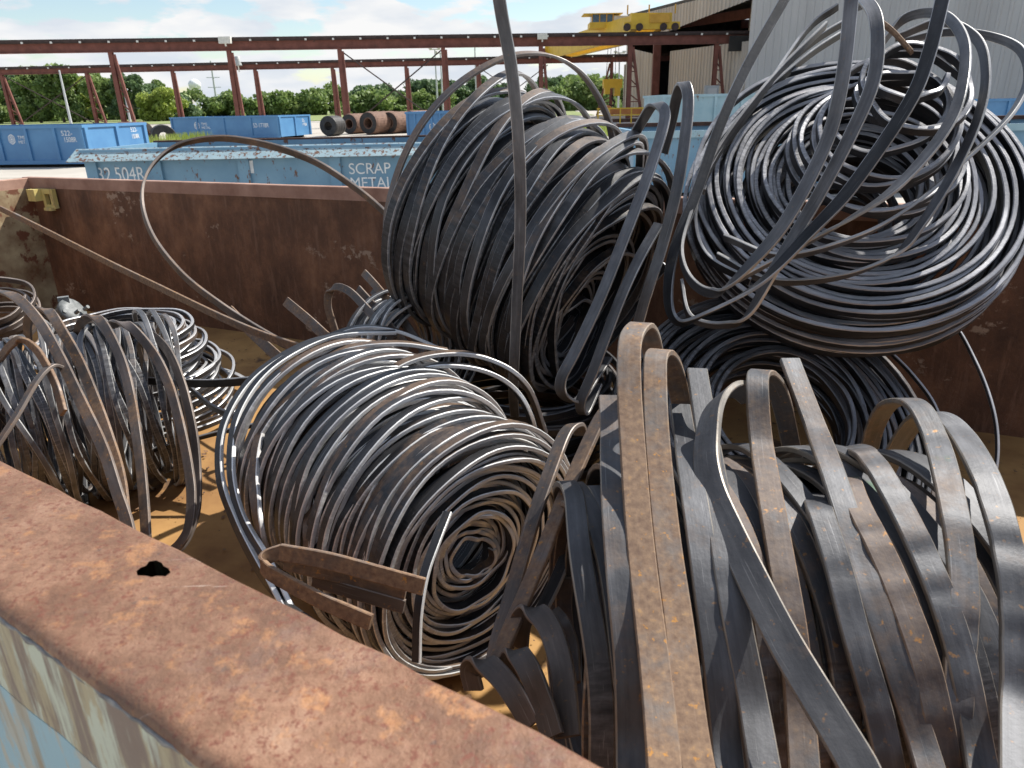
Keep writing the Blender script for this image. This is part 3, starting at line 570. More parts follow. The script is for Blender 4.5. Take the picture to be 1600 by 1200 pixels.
# ---- H: small coil with cut ends behind C
cH = np.array(tuple(atd(640, 545, 2.20))); axH = (.55, -.80, .12); Hc = coil('small coil with clipped ends fanning up between the centre coil and the leaning coil', axH, cH); tr = []
for lay in range(3):
    for k in range(8): tr.append(jit(.16-.018*lay, -.15+.035*(k if lay != 1 else 7-k), .01, .006, .01, .06, .03))
strips('wound_strip', [wind(cH, axH, tr, .022, .008, 48)], S_BRT, Hc)
hero(Hc, S_RUST, [
 ([(525, 520, 2.3), (512, 475, 2.28), (520, 450, 2.25), (545, 455, 2.2), (580, 490, 2.12), (615, 530, 2.05)], (.7, -.1, .65), .024, .008, .8),
 ([(568, 428, 2.3), (590, 450, 2.22), (615, 480, 2.15), (640, 515, 2.08), (665, 550, 2.0)], (.7, -.1, .65), .024, .008, .7),
 ([(560, 452, 2.25), (585, 480, 2.18), (610, 510, 2.1), (640, 545, 2.0)], (.7, -.1, .65), .024, .008, .7),
 ([(582, 455, 2.3), (610, 485, 2.2), (650, 530, 2.1)], (.7, -.1, .65), .022, .008, .3)], 'clipped_end')
# ---- I: rusty coil at the far left
cI = np.array(tuple(atd(-15, 520, 2.75))); Ic = coil('brown rusty coil at the far left edge of the container floor', (0, 0, 1), cI)
strips('wound_strip', [wind(cI, (.15, -.35, .93), [jit(.23-.006*k, .02*k-.12, .008, .005, .012, .05, .02) for k in range(14)], .022, .008, 48)], S_RUST, Ic)
# ---- small curls bottom centre
Jc = thing('strip_offcut', 'short brown curled strip lying by the near rail beside the broad strip coil', 'steel strip')
hero(Jc, S_RUST, [
 (cr8([(35, 1000, .98), (25, 945, .98), (55, 925, .96), (100, 960, .93), (145, 1020, .90), (185, 1090, .88)]), (.85, -.4, .3), .030, .008, .3),
 (cr8([(128, 960, .96), (130, 920, .95), (150, 905, .93), (185, 960, .90), (215, 1040, .88), (240, 1120, .86)]), (.85, -.4, .3), .030, .008, .3),
 (cr8([(150, 880, 1.04), (158, 815, 1.02), (190, 795, 1.0), (228, 835, .97), (258, 920, .93), (275, 1010, .9), (280, 1120, .87)]), (.85, -.4, .3), .032, .008, .3),
 (cr8([(235, 800, 1.05), (262, 830, 1.02), (280, 880, 1.0), (285, 980, .96)]), (.85, -.4, .3), .030, .008, .5)], 'curl')
def single(name, label, pts, wide, w_, t_, ru, mats, cat='steel strip'):
    o = strips(name, [loop(pts, wide, w_, t_, ru)], mats); tag(o, label, cat); return o
single('steel_strip', 'left one of two scuffed bare strips crossing between the hollow coil and the broad coil', cr8([(312, 330, 1.30), (300, 308, 1.27), (272, 330, 1.23), (235, 430, 1.17), (190, 560, 1.12), (140, 720, 1.07), (110, 830, 1.04), (85, 935, 1.01)]), (.8, -.5, .3), .026, .008, .6, S_RUST)
single('steel_strip', 'right one of two scuffed bare strips crossing between the hollow coil and the broad coil', cr8([(392, 250, 1.22), (362, 292, 1.20), (315, 390, 1.16), (262, 510, 1.11), (205, 650, 1.06), (140, 810, 1.02), (90, 930, .99)]), (.8, -.5, .3), .026, .008, .8, S_RUST)
single('steel_strip', 'scuffed strip in the dark gap low beside the broad strip coil', cr8([(330, 520, 1.3), (290, 610, 1.25), (245, 720, 1.2), (205, 800, 1.15)]), (.8, -.5, .3), .024, .008, .3, S_MID)
single('steel_strip', 'long straight strip slanting from the left edge down onto the centre coil', [(-40, 306, 2.75), (60, 355, 2.55), (200, 427, 2.3), (300, 476, 2.12), (400, 519, 1.95), (500, 552, 1.80), (600, 578, 1.68), (670, 602, 1.6)], (.25, -.35, .9), .024, .008, 1., S_RUST)
single('steel_strip', 'large brown loop of strip rising above the far container wall', [(615, 345, 2.2), (560, 297, 2.3), (490, 252, 2.4), (410, 225, 2.5), (340, 216, 2.55), (275, 228, 2.55), (235, 262, 2.5), (222, 310, 2.45), (238, 368, 2.38), (285, 430, 2.3), (345, 478, 2.2), (420, 525, 2.1), (500, 565, 2.0), (560, 600, 1.95)], [(0, -.4, .9), (0, -.4, .9), (.4, -.8, .4), (.6, -.7, .2), (.5, -.4, .7), (.4, -.3, .85)], .026, .009, .6, S_RUST)
single('strip_offcut', 'short rusty cut piece of strip leaning at the far wall, right of two', [(446, 470, 2.5), (475, 495, 2.4), (512, 528, 2.3)], (.65, .1, .7), .034, .008, 1., S_RUST)
single('strip_offcut', 'short rusty cut piece of strip leaning at the far wall, left of two', [(358, 484, 2.5), (395, 520, 2.4), (440, 562, 2.25)], (.65, .1, .7), .034, .008, 1., S_RUST)
# ---- grey cast fitting
gf = thing('pipe_fitting', 'small grey cast metal fitting behind the flat coil', 'fitting', tuple(atd(105, 492, 2.95)), .5)
gm = simple('cast_grey', (.10, .11, .11), (.24, .25, .25), 45, .6, .1, .001)
m = MB(); m.lathe([(0, -.05), (.035, -.05), (.045, -.03), (.045, .02), (.055, .02), (.055, .04), (.025, .045), (.0, .045)], (0, 0, 0), (.6, -.5, .5), 16); m.build('body', gm, gf, True)
m = MB(); m.box(-.02, .02, -.01, .015, .03, .075); m.box(.02, .07, -.02, .02, -.03, .0); m.build('lug', gm, gf)
for k in range(5): MB().lathe([(0, .03), (.008, .03), (.008, .055), (0, .055)], (.045*math.cos(k*1.26), .045*math.sin(k*1.26), 0), (.6, -.5, .5), 6).build('bolt_head', gm, gf)
# ================================================================ YARD: OTHER CONTAINERS
def paint(name, c1, c2, rustc=(.13, .06, .035), th=.64, rough=.45, scale=5): return simple(name, c1, c2, 1.3, rough, 0, 0, spots=(scale, th, rustc, (1, 1, .45)))
blue_a = paint('blue_paint', (.07, .20, .40), (.10, .26, .47), th=.72); blue_b = paint('faded_blue_paint', (.11, .24, .36), (.19, .34, .46), th=.585, scale=9)
blue_c = paint('pale_blue_paint', (.22, .36, .43), (.32, .46, .52), th=.62); blue_l = simple('flaking_lip_paint', (.24, .35, .40), (.36, .47, .50), 3, .6, 0, .004, spots=(20, .53, (.15, .07, .04)))
rust_d = simple('dark_rusty_edge', (.05, .025, .018), (.12, .055, .035), 6, .8); white_p = simple('stencil_white', (.62, .64, .66), (.85, .86, .86), 9, .7)
blk = simple('black_steel', (.012, .012, .013), (.035, .033, .032), 6, .6)
def yard_bin(label, org, ang, Lx, Ly, H, nr, mat, lip=None, z0=.12, nre=2, ribw=.09, fr=None):
    t = thing('roll_off_container', label, 'container', org, ang)
    MB().box(0, Lx, 0, .02, z0, H-.08).build('side_panel', mat, t); MB().box(0, Lx, Ly-.02, Ly, z0, H-.08).build('side_panel', mat, t)
    MB().box(0, .02, .02, Ly-.02, z0, H-.08).build('end_panel', mat, t); MB().box(Lx-.02, Lx, .02, Ly-.02, z0, H-.08).build('end_panel', mat, t)
    MB().box(.02, Lx-.02, .02, Ly-.02, z0+.02, z0+.06).build('floor_plate', rust_d, t)
    m = MB(); m.box(-.04, Lx+.04, -.06, .04, H-.08, H); m.box(-.04, Lx+.04, Ly-.04, Ly+.06, H-.08, H); m.box(-.04, .05, .04, Ly-.04, H-.08, H); m.box(Lx-.05, Lx+.04, .04, Ly-.04, H-.08, H)
    m.build('top_rail', mat, t)
    MB().box(-.02, Lx+.02, -.05, 0, z0-.03, z0+.08).build('bottom_rail', mat, t)
    for k in (fr or [q/nr for q in range(nr+1)]):
        x = Lx*k; x = min(max(x, ribw/2), Lx-ribw/2); MB().box(x-ribw/2, x+ribw/2, -.055, -.001, z0+.08, H-.08).build('rib', mat, t)
    for k in range(nre+1):
        y = Ly*k/nre; y = min(max(y, .08), Ly-.08); MB().box(Lx+.001, Lx+.06, y-.07, y+.07, z0, H-.08).build('rib', mat, t)
    MB().box(.2, Lx-.2, .5, .62, 0, z0).box(.2, Lx-.2, Ly-.62, Ly-.5, 0, z0).build('skid', blk, t)
    if lip:
        m = MB(); m.add([(-.18, -.20, H-.15), (Lx+.05, -.20, H-.15), (Lx+.05, -.0, H+.015), (-.10, -.0, H+.015), (-.18, -.17, H-.16), (Lx+.05, -.17, H-.16), (Lx+.05, .03, H-.0), (-.10, .03, H-.0)],
              [(0, 1, 2, 3), (7, 6, 5, 4), (0, 4, 5, 1), (3, 2, 6, 7), (0, 3, 7, 4), (1, 5, 6, 2)]); m.build('sloping_lip', lip, t)
    return t
def stencil(txt, parent, x, y, z, size, face='front', Lx=0, sx=1):
    c = bpy.data.curves.new('t', 'FONT'); c.body = txt; c.size = size; c.extrude = .001
    o = bpy.data.objects.new('t', c); COL.objects.link(o); bpy.context.view_layer.update()
    me = bpy.data.meshes.new_from_object(o.evaluated_get(bpy.context.evaluated_depsgraph_get())); bpy.data.objects.remove(o)
    me.materials.clear(); q = link('stencil_marking', me, white_p, parent)
    q.scale = (sx, 1, 1)
    if face == 'front': q.location = (x, y-.004, z); q.rotation_euler = (math.pi/2, 0, 0)
    else: q.location = (Lx+.006, y, z); q.rotation_euler = (math.pi/2, 0, math.pi/2)
    return q
def emblem(parent, x, z, s, y=-.004):
    m = MB()
    for r0, r1, part in ((1., .78, (0, 1, 2)), (1., .78, (3, 4, 5)), (.62, .42, (1, 2, 3)), (.62, .42, (4, 5, 0)), (.26, .0, (0, 1, 2, 3, 4, 5))):
        for k in part:
            a, b = math.pi/3*k+math.pi/6, math.pi/3*(k+.93)+math.pi/6
            m.add([(x+s*r*math.cos(q)*.8, y, z+s*r*math.sin(q)) for r, q in ((r0, a), (r0, b), (r1, b), (r1, a))], [(0, 3, 2, 1)])
    return m.build('hexagon_emblem', white_p, parent)
# left new blue bin
p = G(124, 22.3); a = math.radians(-8); Lb = 6.4
o1 = yard_bin('bright blue ribbed container at the left edge, white numbers on its corner', (p.x-Lb*math.cos(a), p.y-Lb*math.sin(a), 0), a, Lb, 3.0, 1.17, 7, blue_a, nre=2)
emblem(o1, Lb-2.35, .80, .15); stencil('TMS', o1, Lb-2.15, 0, .80, .14); stencil('METAL', o1, Lb-2.15, 0, .68, .12)
stencil('522-', o1, Lb-.72, 0, .88, .20); stencil('1508R', o1, Lb-.68, 0, .70, .20, sx=.8)
stencil('522-', o1, 0, 2.2, .9, .19, 'end', Lb); stencil('1508R', o1, 0, 2.2, .70, .19, 'end', Lb, .8)
p = G(433, 41); a = math.radians(-14); Lb = 6.6
o2 = yard_bin('bright blue container standing alone beyond the old scrap container, before the steel rolls', (p.x-Lb*math.cos(a), p.y-Lb*math.sin(a), 0), a, Lb, 3.4, 1.20, 4, blue_a)
emblem(o2, Lb-5.0, .75, .22); stencil('TMS', o2, Lb-4.72, 0, .76, .2); stencil('METAL', o2, Lb-4.72, 0, .58, .18); stencil('52-1778R', o2, Lb-1.55, 0, .62, .30, sx=.8)
stencil('52-', o2, 0, 2.5, .82, .24, 'end', Lb); stencil('1778R', o2, 0, 2.5, .60, .24, 'end', Lb, .8)
p = G(822, 29); a = math.radians(-6); Lb = 4.6
o3 = yard_bin('deep blue closely ribbed container behind the leaning coil', (p.x-Lb*math.cos(a), p.y-Lb*math.sin(a), 0), a, Lb, 5.2, 1.30, 14, blue_a, nre=7, ribw=.07)
emblem(o3, 1.0, .75, .16)
# old scrap container right behind
p = G(118, 11.0); Ls = G(690, 11.0).x-p.x
o4 = yard_bin('old faded blue container with flaking lip, stencilled scrap metal only', (p.x, 11.0, 0), 0, Ls, 2.3, .97, 4, blue_b, blue_l, ribw=.16, fr=[0, .195, .44, .695, 1])
stencil('32.504R', o4, .12, 0, .53, .28, sx=.75); stencil('SCRAP', o4, Ls*.73, 0, .56, .22, sx=.95); stencil('METAL', o4, Ls*.73, 0, .36, .22, sx=.95); stencil('ONLY', o4, Ls*.855, 0, .46, .22, sx=.9)
m = MB(); m.box(Ls*.905, Ls*.905+.13, -.012, -.003, .2, .44); m.build('white_placard', white_p, o4)
m = MB(); m.box(Ls*.455, Ls*.455+.05, -.012, -.003, .6, .78); m.build('white_placard', white_p, o4)
MB().box(-.03, Ls+.05, 2.28, 2.42, .971, 1.0).build('rusty_far_rail', rust_d, o4)
m = MB(); m.box(Ls+.0, Ls+.10, -.14, -.0, .1, 1.0); m.box(Ls+.1, Ls+.5, -.10, -.04, .86, .98); m.build('door_post', simple('cream_post', (.4, .4, .3), (.6, .58, .45), 8, .6), o4)
# right bins
p = G(1003, 12.0)
o5 = yard_bin('blue container with sunlit-toned top rail behind the highest coil, dark rusty far edge', (p.x, 12.0, 0), math.radians(1), 8.2, 2.4, 1.03, 6, blue_b, None, ribw=.04)
MB().box(0, 8.2, -.07, -.02, .93, 1.035).build('sunlit_tone_rail', blue_c, o5); MB().box(0, 8.2, 2.3, 2.42, 1.031, 1.10).build('rusty_far_rail', rust_d, o5)  # paler blue on the front rail stands in for sun falling on it
m = MB(); m.box(-.10, -.03, -.05, .05, .1, 1.0); m.box(-.16, -.05, -.09, -.06, .80, .84); m.box(-.18, -.15, -.1, -.05, .72, .84); m.build('door_latch', simple('latch_blue', (.10, .26, .40), (.16, .34, .46), 9, .5), o5)
p = G(1035, 25); a = math.radians(4)
o6 = yard_bin('taller pale blue weathered container in front of the steel building', (p.x, 25, 0), a, 7.0, 2.4, 1.68, 8, blue_c)
p = G(1400, 27)
o7 = yard_bin('plain blue container at the right edge below the grey building wall', (p.x, 27, 0), 0, 8.0, 2.4, 1.35, 8, blue_a)
# ================================================================ STEEL ROLLS
roll_rust = simple('roll_rust', (.09, .045, .03), (.22, .125, .085), 3, .8, 0, .01, sc3=(12, 1, 1)); roll_blk = simple('roll_black', (.012, .012, .013), (.05, .045, .042), 6, .6)
def roll(px, Y, R, wd, ang, mat, label, nb=1):
    t = thing('steel_roll', label, 'steel roll', tuple(G(px, Y)), ang, 'steel rolls lying in the yard')
    for k in range(nb):
        y0 = k*(wd+.08); m = MB(); prof = [(R*.42, 0), (R*.95, 0)]
        for i in range(7): prof += [(R*(1-.02*(i % 2)), wd*(i+.5)/8), (R*(1-.02*(i % 2)), wd*(i+1)/8)]
        prof += [(R*.95, wd), (R*.42, wd)]
        m.lathe(prof, (0, y0, R), (0, 1, 0), 28, True); m.build('strip_roll', mat, t)
        m = MB(); m.lathe([(R*.5, -.012), (R*.9, -.012), (R*.9, .0), (R*.5, 0)], (0, y0, R), (0, 1, 0), 28, True); m.build('roll_face', roll_blk, t)
for a_ in ((222, 33, .62, 1.4, 1.25, roll_rust, 'brown rusty steel roll just right of the bright blue left container'), (250, 32, .55, 1.0, .5, roll_blk, 'black steel roll half hidden by grass left of the lone blue container'),
           (510, 44, .62, 1.2, -.25, roll_blk, 'black steel roll touching the right end of the lone blue container'), (543, 47, .66, 2.2, -.35, roll_rust, 'first steel roll from the left in the row by the red post'),
           (573, 45, .72, 2.8, -.45, roll_rust, 'largest steel roll in the row with weeds in its eye'), (606, 46, .70, 2.5, -.45, roll_rust, 'steel roll second from the right end of the row'), (640, 47, .72, 2.4, -.4, roll_rust, 'rightmost steel roll, against the deep blue ribbed container')):
    roll(a_[0], a_[1], a_[2]*.9, *a_[3:])
# ================================================================ CRANE RUNWAY
red = simple('red_oxide_steel', (.13, .045, .032), (.22, .080, .058), 1.5, .75, 0, spots=(2, .62, (.10, .05, .04))); rd = simple('runway_rail_dark', (.03, .02, .018), (.07, .045, .04), 3, .8); bolt_m = simple('white_clip', (.6, .6, .56), (.8, .8, .76), 5, .6)
def girder(pa, pb, z0, z1, label, clips):
    d = (pb-pa); Lg = d.length; ang = math.atan2(d.y, d.x); t = thing('crane_runway_girder', label, 'girder', (pa.x, pa.y, 0), ang, 'red crane runway girders')
    MB().box(0, Lg, -.02, .02, z0+.04, z1-.30).build('web_plate', red, t)
    MB().box(0, Lg, -.22, .22, z0, z0+.04).build('lower_flange', red, t)
    MB().box(0, Lg, -.28, .28, z1-.30, z1-.22).build('upper_flange', rd, t); MB().box(0, Lg, -.32, -.2, z1-.22, z1-.06).box(0, Lg, -.05, .05, z1-.06, z1).build('crane_rail', rd, t)
    m = MB()
    for k in range(int(Lg/1.7)): m.box(k*1.7, k*1.7+.03, -.20, -.02, z0+.04, z1-.30)
    k = 0
    MBc = MB()
    while k*clips < Lg: MBc.box(k*clips, k*clips+.16, -.36, -.28, z1-.32, z1-.18); k += 1
    q = MBc.build('rail_clips', bolt_m, t); q['kind'] = 'stuff'
    return t, ang
def row(px, Y): q = G(px, Y); return Vector((q.x, q.y))
NA, NBp = row(-160, 62.6), row(1163, 68.4); FA, FB = row(-160, 97.0), row(1160, 96.0)
girder(NA, NBp, 6.05, 7.05, 'nearer and thicker red steel runway girder crossing the whole yard', 2.2)
girder(FA, FB, 6.15, 7.05, 'farther red steel runway girder with white clips, seen below the nearer one', 2.55)
def postpt(A_, B_, px):
    # plan point on the line A-B seen in column px at girder height
    d = B_-A_; lo, hi = 0., 1.
    for _ in range(40):
        mid = (lo+hi)/2; q = A_+d*mid; v = Vector((q.x, q.y, 6.2))-CO; x = 800+FPX*v.dot(Rv)/v.dot(Fv)
        if x < px: lo = mid
        else: hi = mid
    return A_+d*lo
def post(P, ang, spread, label, ztop, wc=.34, lean=1):
    t = thing('runway_post', label, 'steel post', (P.x, P.y, 0), ang, 'red posts carrying the crane runway')
    m = MB(); m.box(-wc/2, wc/2, -.17, -.15, .0, ztop); m.box(-wc/2, wc/2, .15, .17, .0, ztop); m.box(-.015, .015, -.15, .15, 0, ztop); m.build('column', red, t)
    s = spread*lean
    MB().bar((s, 0, 0), (.22*lean, 0, ztop-.15), .22, .22).build('raking_leg', red, t)
    m = MB(); n_ = 5
    for k in range(n_):
        za, zb = ztop*(k+.3)/n_, ztop*(k+1.)/n_-.3
        m.bar((wc/2*lean, 0, zb), (s+(.22*lean-s)*(za/ztop), 0, za), .09, .09); m.bar((wc/2*lean, 0, za), (s+(.22*lean-s)*(za/ztop), 0, za), .08, .08)
    m.build('lacing', red, t); MB().box(-.4, .4 + max(0, spread-.4), -.3, .3, .001, .06).build('base_plate', red, t); return t
wn = ['at the far left', 'second from left', 'third from left', 'fourth from left', 'fifth from left', 'sixth from left', 'seventh from left']
angN = math.atan2((NBp-NA).y, (NBp-NA).x); angF = math.atan2((FB-FA).y, (FB-FA).x)
npx = [(172, .9), (357, .45), (530, .3), (692, .35), (845, .7), (985, 1.25), (1120, 1.25)]
for i, (px, s) in enumerate(npx):
    post(postpt(NA, NBp, px), angN, s, 'braced red post under the nearer runway girder, %s' % wn[i], 6.05)
for i, px in enumerate([2, 135, 269, 398, 519, 634, 746]): post(postpt(FA, FB, px), angF, 1.2 if i < 2 else .45, 'slimmer red post under the farther runway girder, %s' % wn[i], 6.15, .36)
post(postpt(FA, FB, 956), angF, 1.7, 'slimmer red post under the farther girder beside the yellow hook block', 6.15, .36, -1)
def braces(A_, B_, pxa, pxb, label, z0=1, z1=6):
    a, b = postpt(A_, B_, pxa), postpt(A_, B_, pxb); t = thing('cross_brace', label, 'cross brace', (a.x, a.y, 0))
    d = b-a
    MB().tube([(0, 0, z1), (d.x, d.y, z0)], .06, 6).build('brace_rod', rd, t); MB().tube([(0, .15, z0), (d.x, d.y+.15, z1)], .06, 6).build('brace_rod', rd, t)
braces(NA, NBp, 530, 692, 'thin crossed brace rods between red posts above the steel rolls', -.2)
braces(FA, FB, 5, 135, 'thin crossed brace rods before the tall trees at the left', .2); braces(FA, FB, 746, 856, 'thin crossed brace rods seen through the leaning coil loop', .2)
lampw = simple('lamp_white', (.6, .6, .55), (.78, .77, .7), 5, .5)
for px, sz, lb_ in ((357, 1.0, 'white floodlight box on the second post of the nearer girder'), (847, .85, 'white floodlight box on the nearer girder left of the yellow crane')):
    q = postpt(NA, NBp, px); t = thing('floodlight', lb_, 'floodlight', (q.x, q.y-.5, 6.55), 0)
    m = MB(); m.box(-.48*sz, .48*sz, -.2, .2, .0, .5*sz); m.build('housing', lampw, t); m = MB()
    for k in range(7): m.box(-.42*sz+k*.13*sz, -.38*sz+k*.13*sz, -.23, -.2, .04, .42*sz)
    m.build('cooling_fins', lampw, t); MB().box(-.06, .06, -.06, .06, -.2, 0).build('bracket', lampw, t)
q = postpt(FA, FB, 375); t = thing('floodlight', 'small grey floodlight above the farther girder near the water tower', 'floodlight', (q.x, q.y-.4, 6.6)); MB().lathe([(0, 1.1), (.35, 1.0), (.3, .5), (.5, .1), (.5, 0), (0, 0)], (0, 0, 0), (0, 0, 1), 12).build('lamp_head', simple('lamp_grey', (.3, .32, .3), (.5, .52, .5), 4, .5), t, True); MB().box(-.06, .06, -.06, .06, -.7, 0).build('stem', lampw, t)
# ================================================================ YELLOW OVERHEAD CRANE
yl = simple('crane_yellow', (.58, .36, .025), (.72, .47, .04), 1.2, .5, 0, spots=(3, .70, (.30, .20, .06))); yd = simple('crane_yellow_worn', (.50, .27, .03), (.64, .36, .05), 1.4, .6)
gl = simple('cab_glass', (.03, .06, .09), (.08, .14, .2), 3, .15); 
crane = thing('overhead_crane', 'yellow travelling crane bridging the two runway girders before the building', 'crane', (0, 0, 0))
pn = postpt(NA, NBp, 1012); pf = postpt(FA, FB, 872); dv = (pf-pn); sv_ = Vector((dv.y, -dv.x)).normalized()
for off, nm in ((-1.1, yl), (1.1, yl)):
    a, b = pn+sv_*off, pf+sv_*off; m = MB(); dn = dv.normalized()
    def W3(p, s_, z): return (p.x+sv_.x*s_, p.y+sv_.y*s_, z)
    pa, pb, pc, pd = a, a+dn*3, b-dn*3, b
    vs = []
    for q_, z0_, z1_ in ((pa, 7.3, 8.3), (pb, 6.7, 8.4), (pc, 6.7, 8.4), (pd, 7.0, 8.3)):
        vs += [W3(q_, -.3, z0_), W3(q_, .3, z0_), W3(q_, .3, z1_), W3(q_, -.3, z1_)]
    fs = [(0, 1, 2, 3), (15, 14, 13, 12)]
    for i in range(3):
        for k in range(4): fs.append((i*4+k, i*4+4+k, i*4+4+(k+1) % 4, i*4+(k+1) % 4))
    m.add(vs, fs); m.build('bridge_girder', nm, crane)
m = MB(); m.bar((pn.x+sv_.x*1.6, pn.y+sv_.y*1.6, 6.95), (pf.x+sv_.x*1.6, pf.y+sv_.y*1.6, 6.95), .7, .25); m.build('service_walkway', yd, crane)
m = MB()
for q_ in range(15):
    p_ = pn+dv*(q_/14.)+sv_*1.9; m.bar((p_.x, p_.y, 7.0), (p_.x, p_.y, 8.2+.3), .06, .06)
for z_ in (8.0, 8.5): m.bar((pn.x+sv_.x*1.9, pn.y+sv_.y*1.9, z_), (pf.x+sv_.x*1.9, pf.y+sv_.y*1.9, z_), .05, .05)
m.build('walkway_railing', yd, crane)
rn_ = (NBp-NA).normalized()
for (pp, nm) in ((pn, 'end_truck'), (pf, 'end_truck')):
    m = MB(); sc_ = 1.0
    a = pp-rn_*2.2; b = pp+rn_*2.6
    m.bar((a.x, a.y-.1, 7.5), (b.x, b.y-.1, 7.5), .6, .55); m.bar((a.x+.6, a.y-.12, 8.0), (b.x-.7, b.y-.12, 8.0), .55, .9)
    tr_ = m.build(nm, yl, crane)
    for q_ in (.3, 1.35, 3.4, 4.4):
        c_ = a+rn_*q_; MB().lathe([(0, -.12), (.3, -.12), (.3, .12), (0, .12)], (c_.x, c_.y-.45, 7.38), (0, 1, 0), 14).build('wheel', rd, tr_)
m = MB(); c_ = pn+rn_*.9; m.box(c_.x-.9, c_.x+.8, c_.y-.55, c_.y-.42, 7.7, 8.35); m.build('truck_gusset', yd, crane)
m = MB()
for q_ in (.0, 2.2, -1.8): m.box(pn.x+q_-.05, pn.x+q_+.05, pn.y-.05, pn.y+.05, 8.4, 9.1)
m.build('stanchion', yd, crane)
cq = pn+dv*.27-sv_*.3; 
cabm = MB(); X0, Y0 = cq.x, cq.y
cb_ = MB().box(X0-2.4, X0+2.0, Y0-1, Y0+1, 8.0, 8.5).build('operator_cab', yl, crane)
MB().box(X0-2.2, X0-.2, Y0-.9, Y0+.9, 8.5, 9.15).build('window_band', gl, cb_); MB().box(X0-.19, X0+1.5, Y0-.9, Y0+.9, 8.5, 9.0).build('electrical_box', simple('box_grey', (.5, .5, .48), (.65, .65, .62), 3, .6), cb_)
MB().box(X0-3.0, X0+.6, Y0-1.2, Y0+1.2, 9.15, 9.22).build('cab_roof', yl, cb_)
for q_ in (-2.2, -1.5, -.85, -.25): MB().box(X0+q_-.05, X0+q_+.05, Y0-.93, Y0-.901, 8.5, 9.15).build('window_post', yd, cb_)
hb = G(956, 84); hk = thing('hook_block', 'yellow hook block hanging on cables from the yellow crane', 'hook block', (hb.x, hb.y, 0))
m = MB(); m.box(-1.0, 1.0, -.5, .5, 3.0, 3.9); m.box(-.85, -.3, -.5, .5, 2.4, 3.0); m.box(.2, .8, -.5, .5, 2.2, 3.0); m.build('sheave_housing', yl, hk)
for q_ in (-.7, -.3, .3, .7): MB().tube([(q_, 0, 3.9), (q_*.8, 0, 7.0)], .03, 5).build('cable', rd, hk)
m = MB(); m.tube([(0, 0, 2.3), (0, 0, 1.9), (.3, 0, 1.6), (.2, 0, 1.25), (-.15, 0, 1.2), (-.3, 0, 1.4)], .12, 8); m.build('hook', rd, hk)
# yellow railing platform
pl = G(935, 52); t = thing('railed_platform', 'yellow railed work platform with orange machinery below the hook block', 'platform', (pl.x, pl.y, 0), .03)
for k in range(8): MB().box(k*.75-.04, k*.75+.04, -.04, .04, 0, 1.15).build('rail_post', yl, t)
MB().box(-.1, 5.4, -.05, .05, 1.1, 1.18).box(-.1, 5.4, -.05, .05, .68, .75).build('handrail', yl, t); MB().box(-.1, 5.4, .1, 2.5, .25, .45).build('deck', rust_d, t)
orr = simple('orange_machine', (.42, .15, .04), (.55, .23, .07), 2, .6); m = MB(); m.box(.5, 3.4, .4, 1.2, .75, 1.1); m.box(3.0, 3.5, .3, 1.2, .0, .74); m.lathe([(0, 0), (.35, 0), (.35, .5), (0, .5)], (.7, .3, 1.0), (0, 1, 0), 12); m.build('machinery', orr, t)
# ================================================================ STEEL BUILDING
def sheet(name, mat, parent, A_, B_, z0, z1, pitch=.6, amp=.07, z1b=None, z0b=None):
    """corrugated sheet from plan point A to B; top may slope from z1 to z1b"""
    d = B_-A_; Lw = d.length; d.normalize(); nrm = Vector((d.y, -d.x)); n_ = max(2, int(Lw/pitch)); m = MB(); vs = []; fs = []
    xs = []
    for k in range(n_):
        for f_, o_ in ((0, 0), (.30, 0), (.38, 1), (.62, 1), (.70, 0)): xs.append(((k+f_)/n_, o_*amp))
    xs.append((1, 0))
    for (u, o_) in xs:
        q_ = A_+d*(Lw*u)+nrm*o_; zt = z1+((z1b if z1b is not None else z1)-z1)*u; zb = z0+((z0b if z0b is not None else z0)-z0)*u
        vs += [(q_.x, q_.y, zb), (q_.x, q_.y, zt)]
    for i in range(len(xs)-1): fs.append((2*i, 2*i+2, 2*i+3, 2*i+1))
    m.add(vs, fs); return m.build(name, mat, parent)
beige = simple('beige_cladding', (.40, .355, .30), (.50, .45, .385), .5, .6, 0, sc3=(1, 1, .2), spots=(.8, .70, (.33, .28, .22), (1, 1, .15)))
greyc = simple('grey_cladding', (.42, .41, .395), (.52, .51, .49), .5, .5, 0, sc3=(1, 1, .2), spots=(.7, .66, (.36, .35, .34), (1, 1, .12)))
tan = simple('tan_sheet', (.34, .27, .13), (.44, .35, .18), 1, .7)
bld = thing('steel_building', 'large corrugated steel building on the right with an open bay for the crane', 'building', (0, 0, 0))
def onwall(px):   # the crane-bay wall plane in plan: far left end to near right end
    return postpt(WA, WB, px)
WA, WB = row(976, 99.), row(1163, 66.)
def pz(px, py, P_):  # height of an image row at plan point
    r_ = ray(px, py); tt = P_.y/r_.y; return CH+r_.z*tt
P1, P2, P3, P4, P5 = WA, onwall(1021), onwall(1031), onwall(1047), WB
sheet('wall_panel', beige, bld, P1, P2, 0, pz(978, 74, P1), 1.0, .1, pz(1021, 84, P2))
MB().bar((P2.x+.3, P2.y-.3, 0), (P2.x+.3, P2.y-.3, 8), .8, .5).build('column', red, bld)
sheet('wall_panel', beige, bld, P4, P5, 0, pz(1047, 80, P4), .7, .1, pz(1163, 64, P5))
Pg = onwall(1058)
zt1, zt2 = pz(976, 27, WA), pz(1163, -22, WB)
sheet('gable_fascia', beige, bld, WA, WB, zt1-3.4, zt1, .8, .1, zt2, zt2-.9)
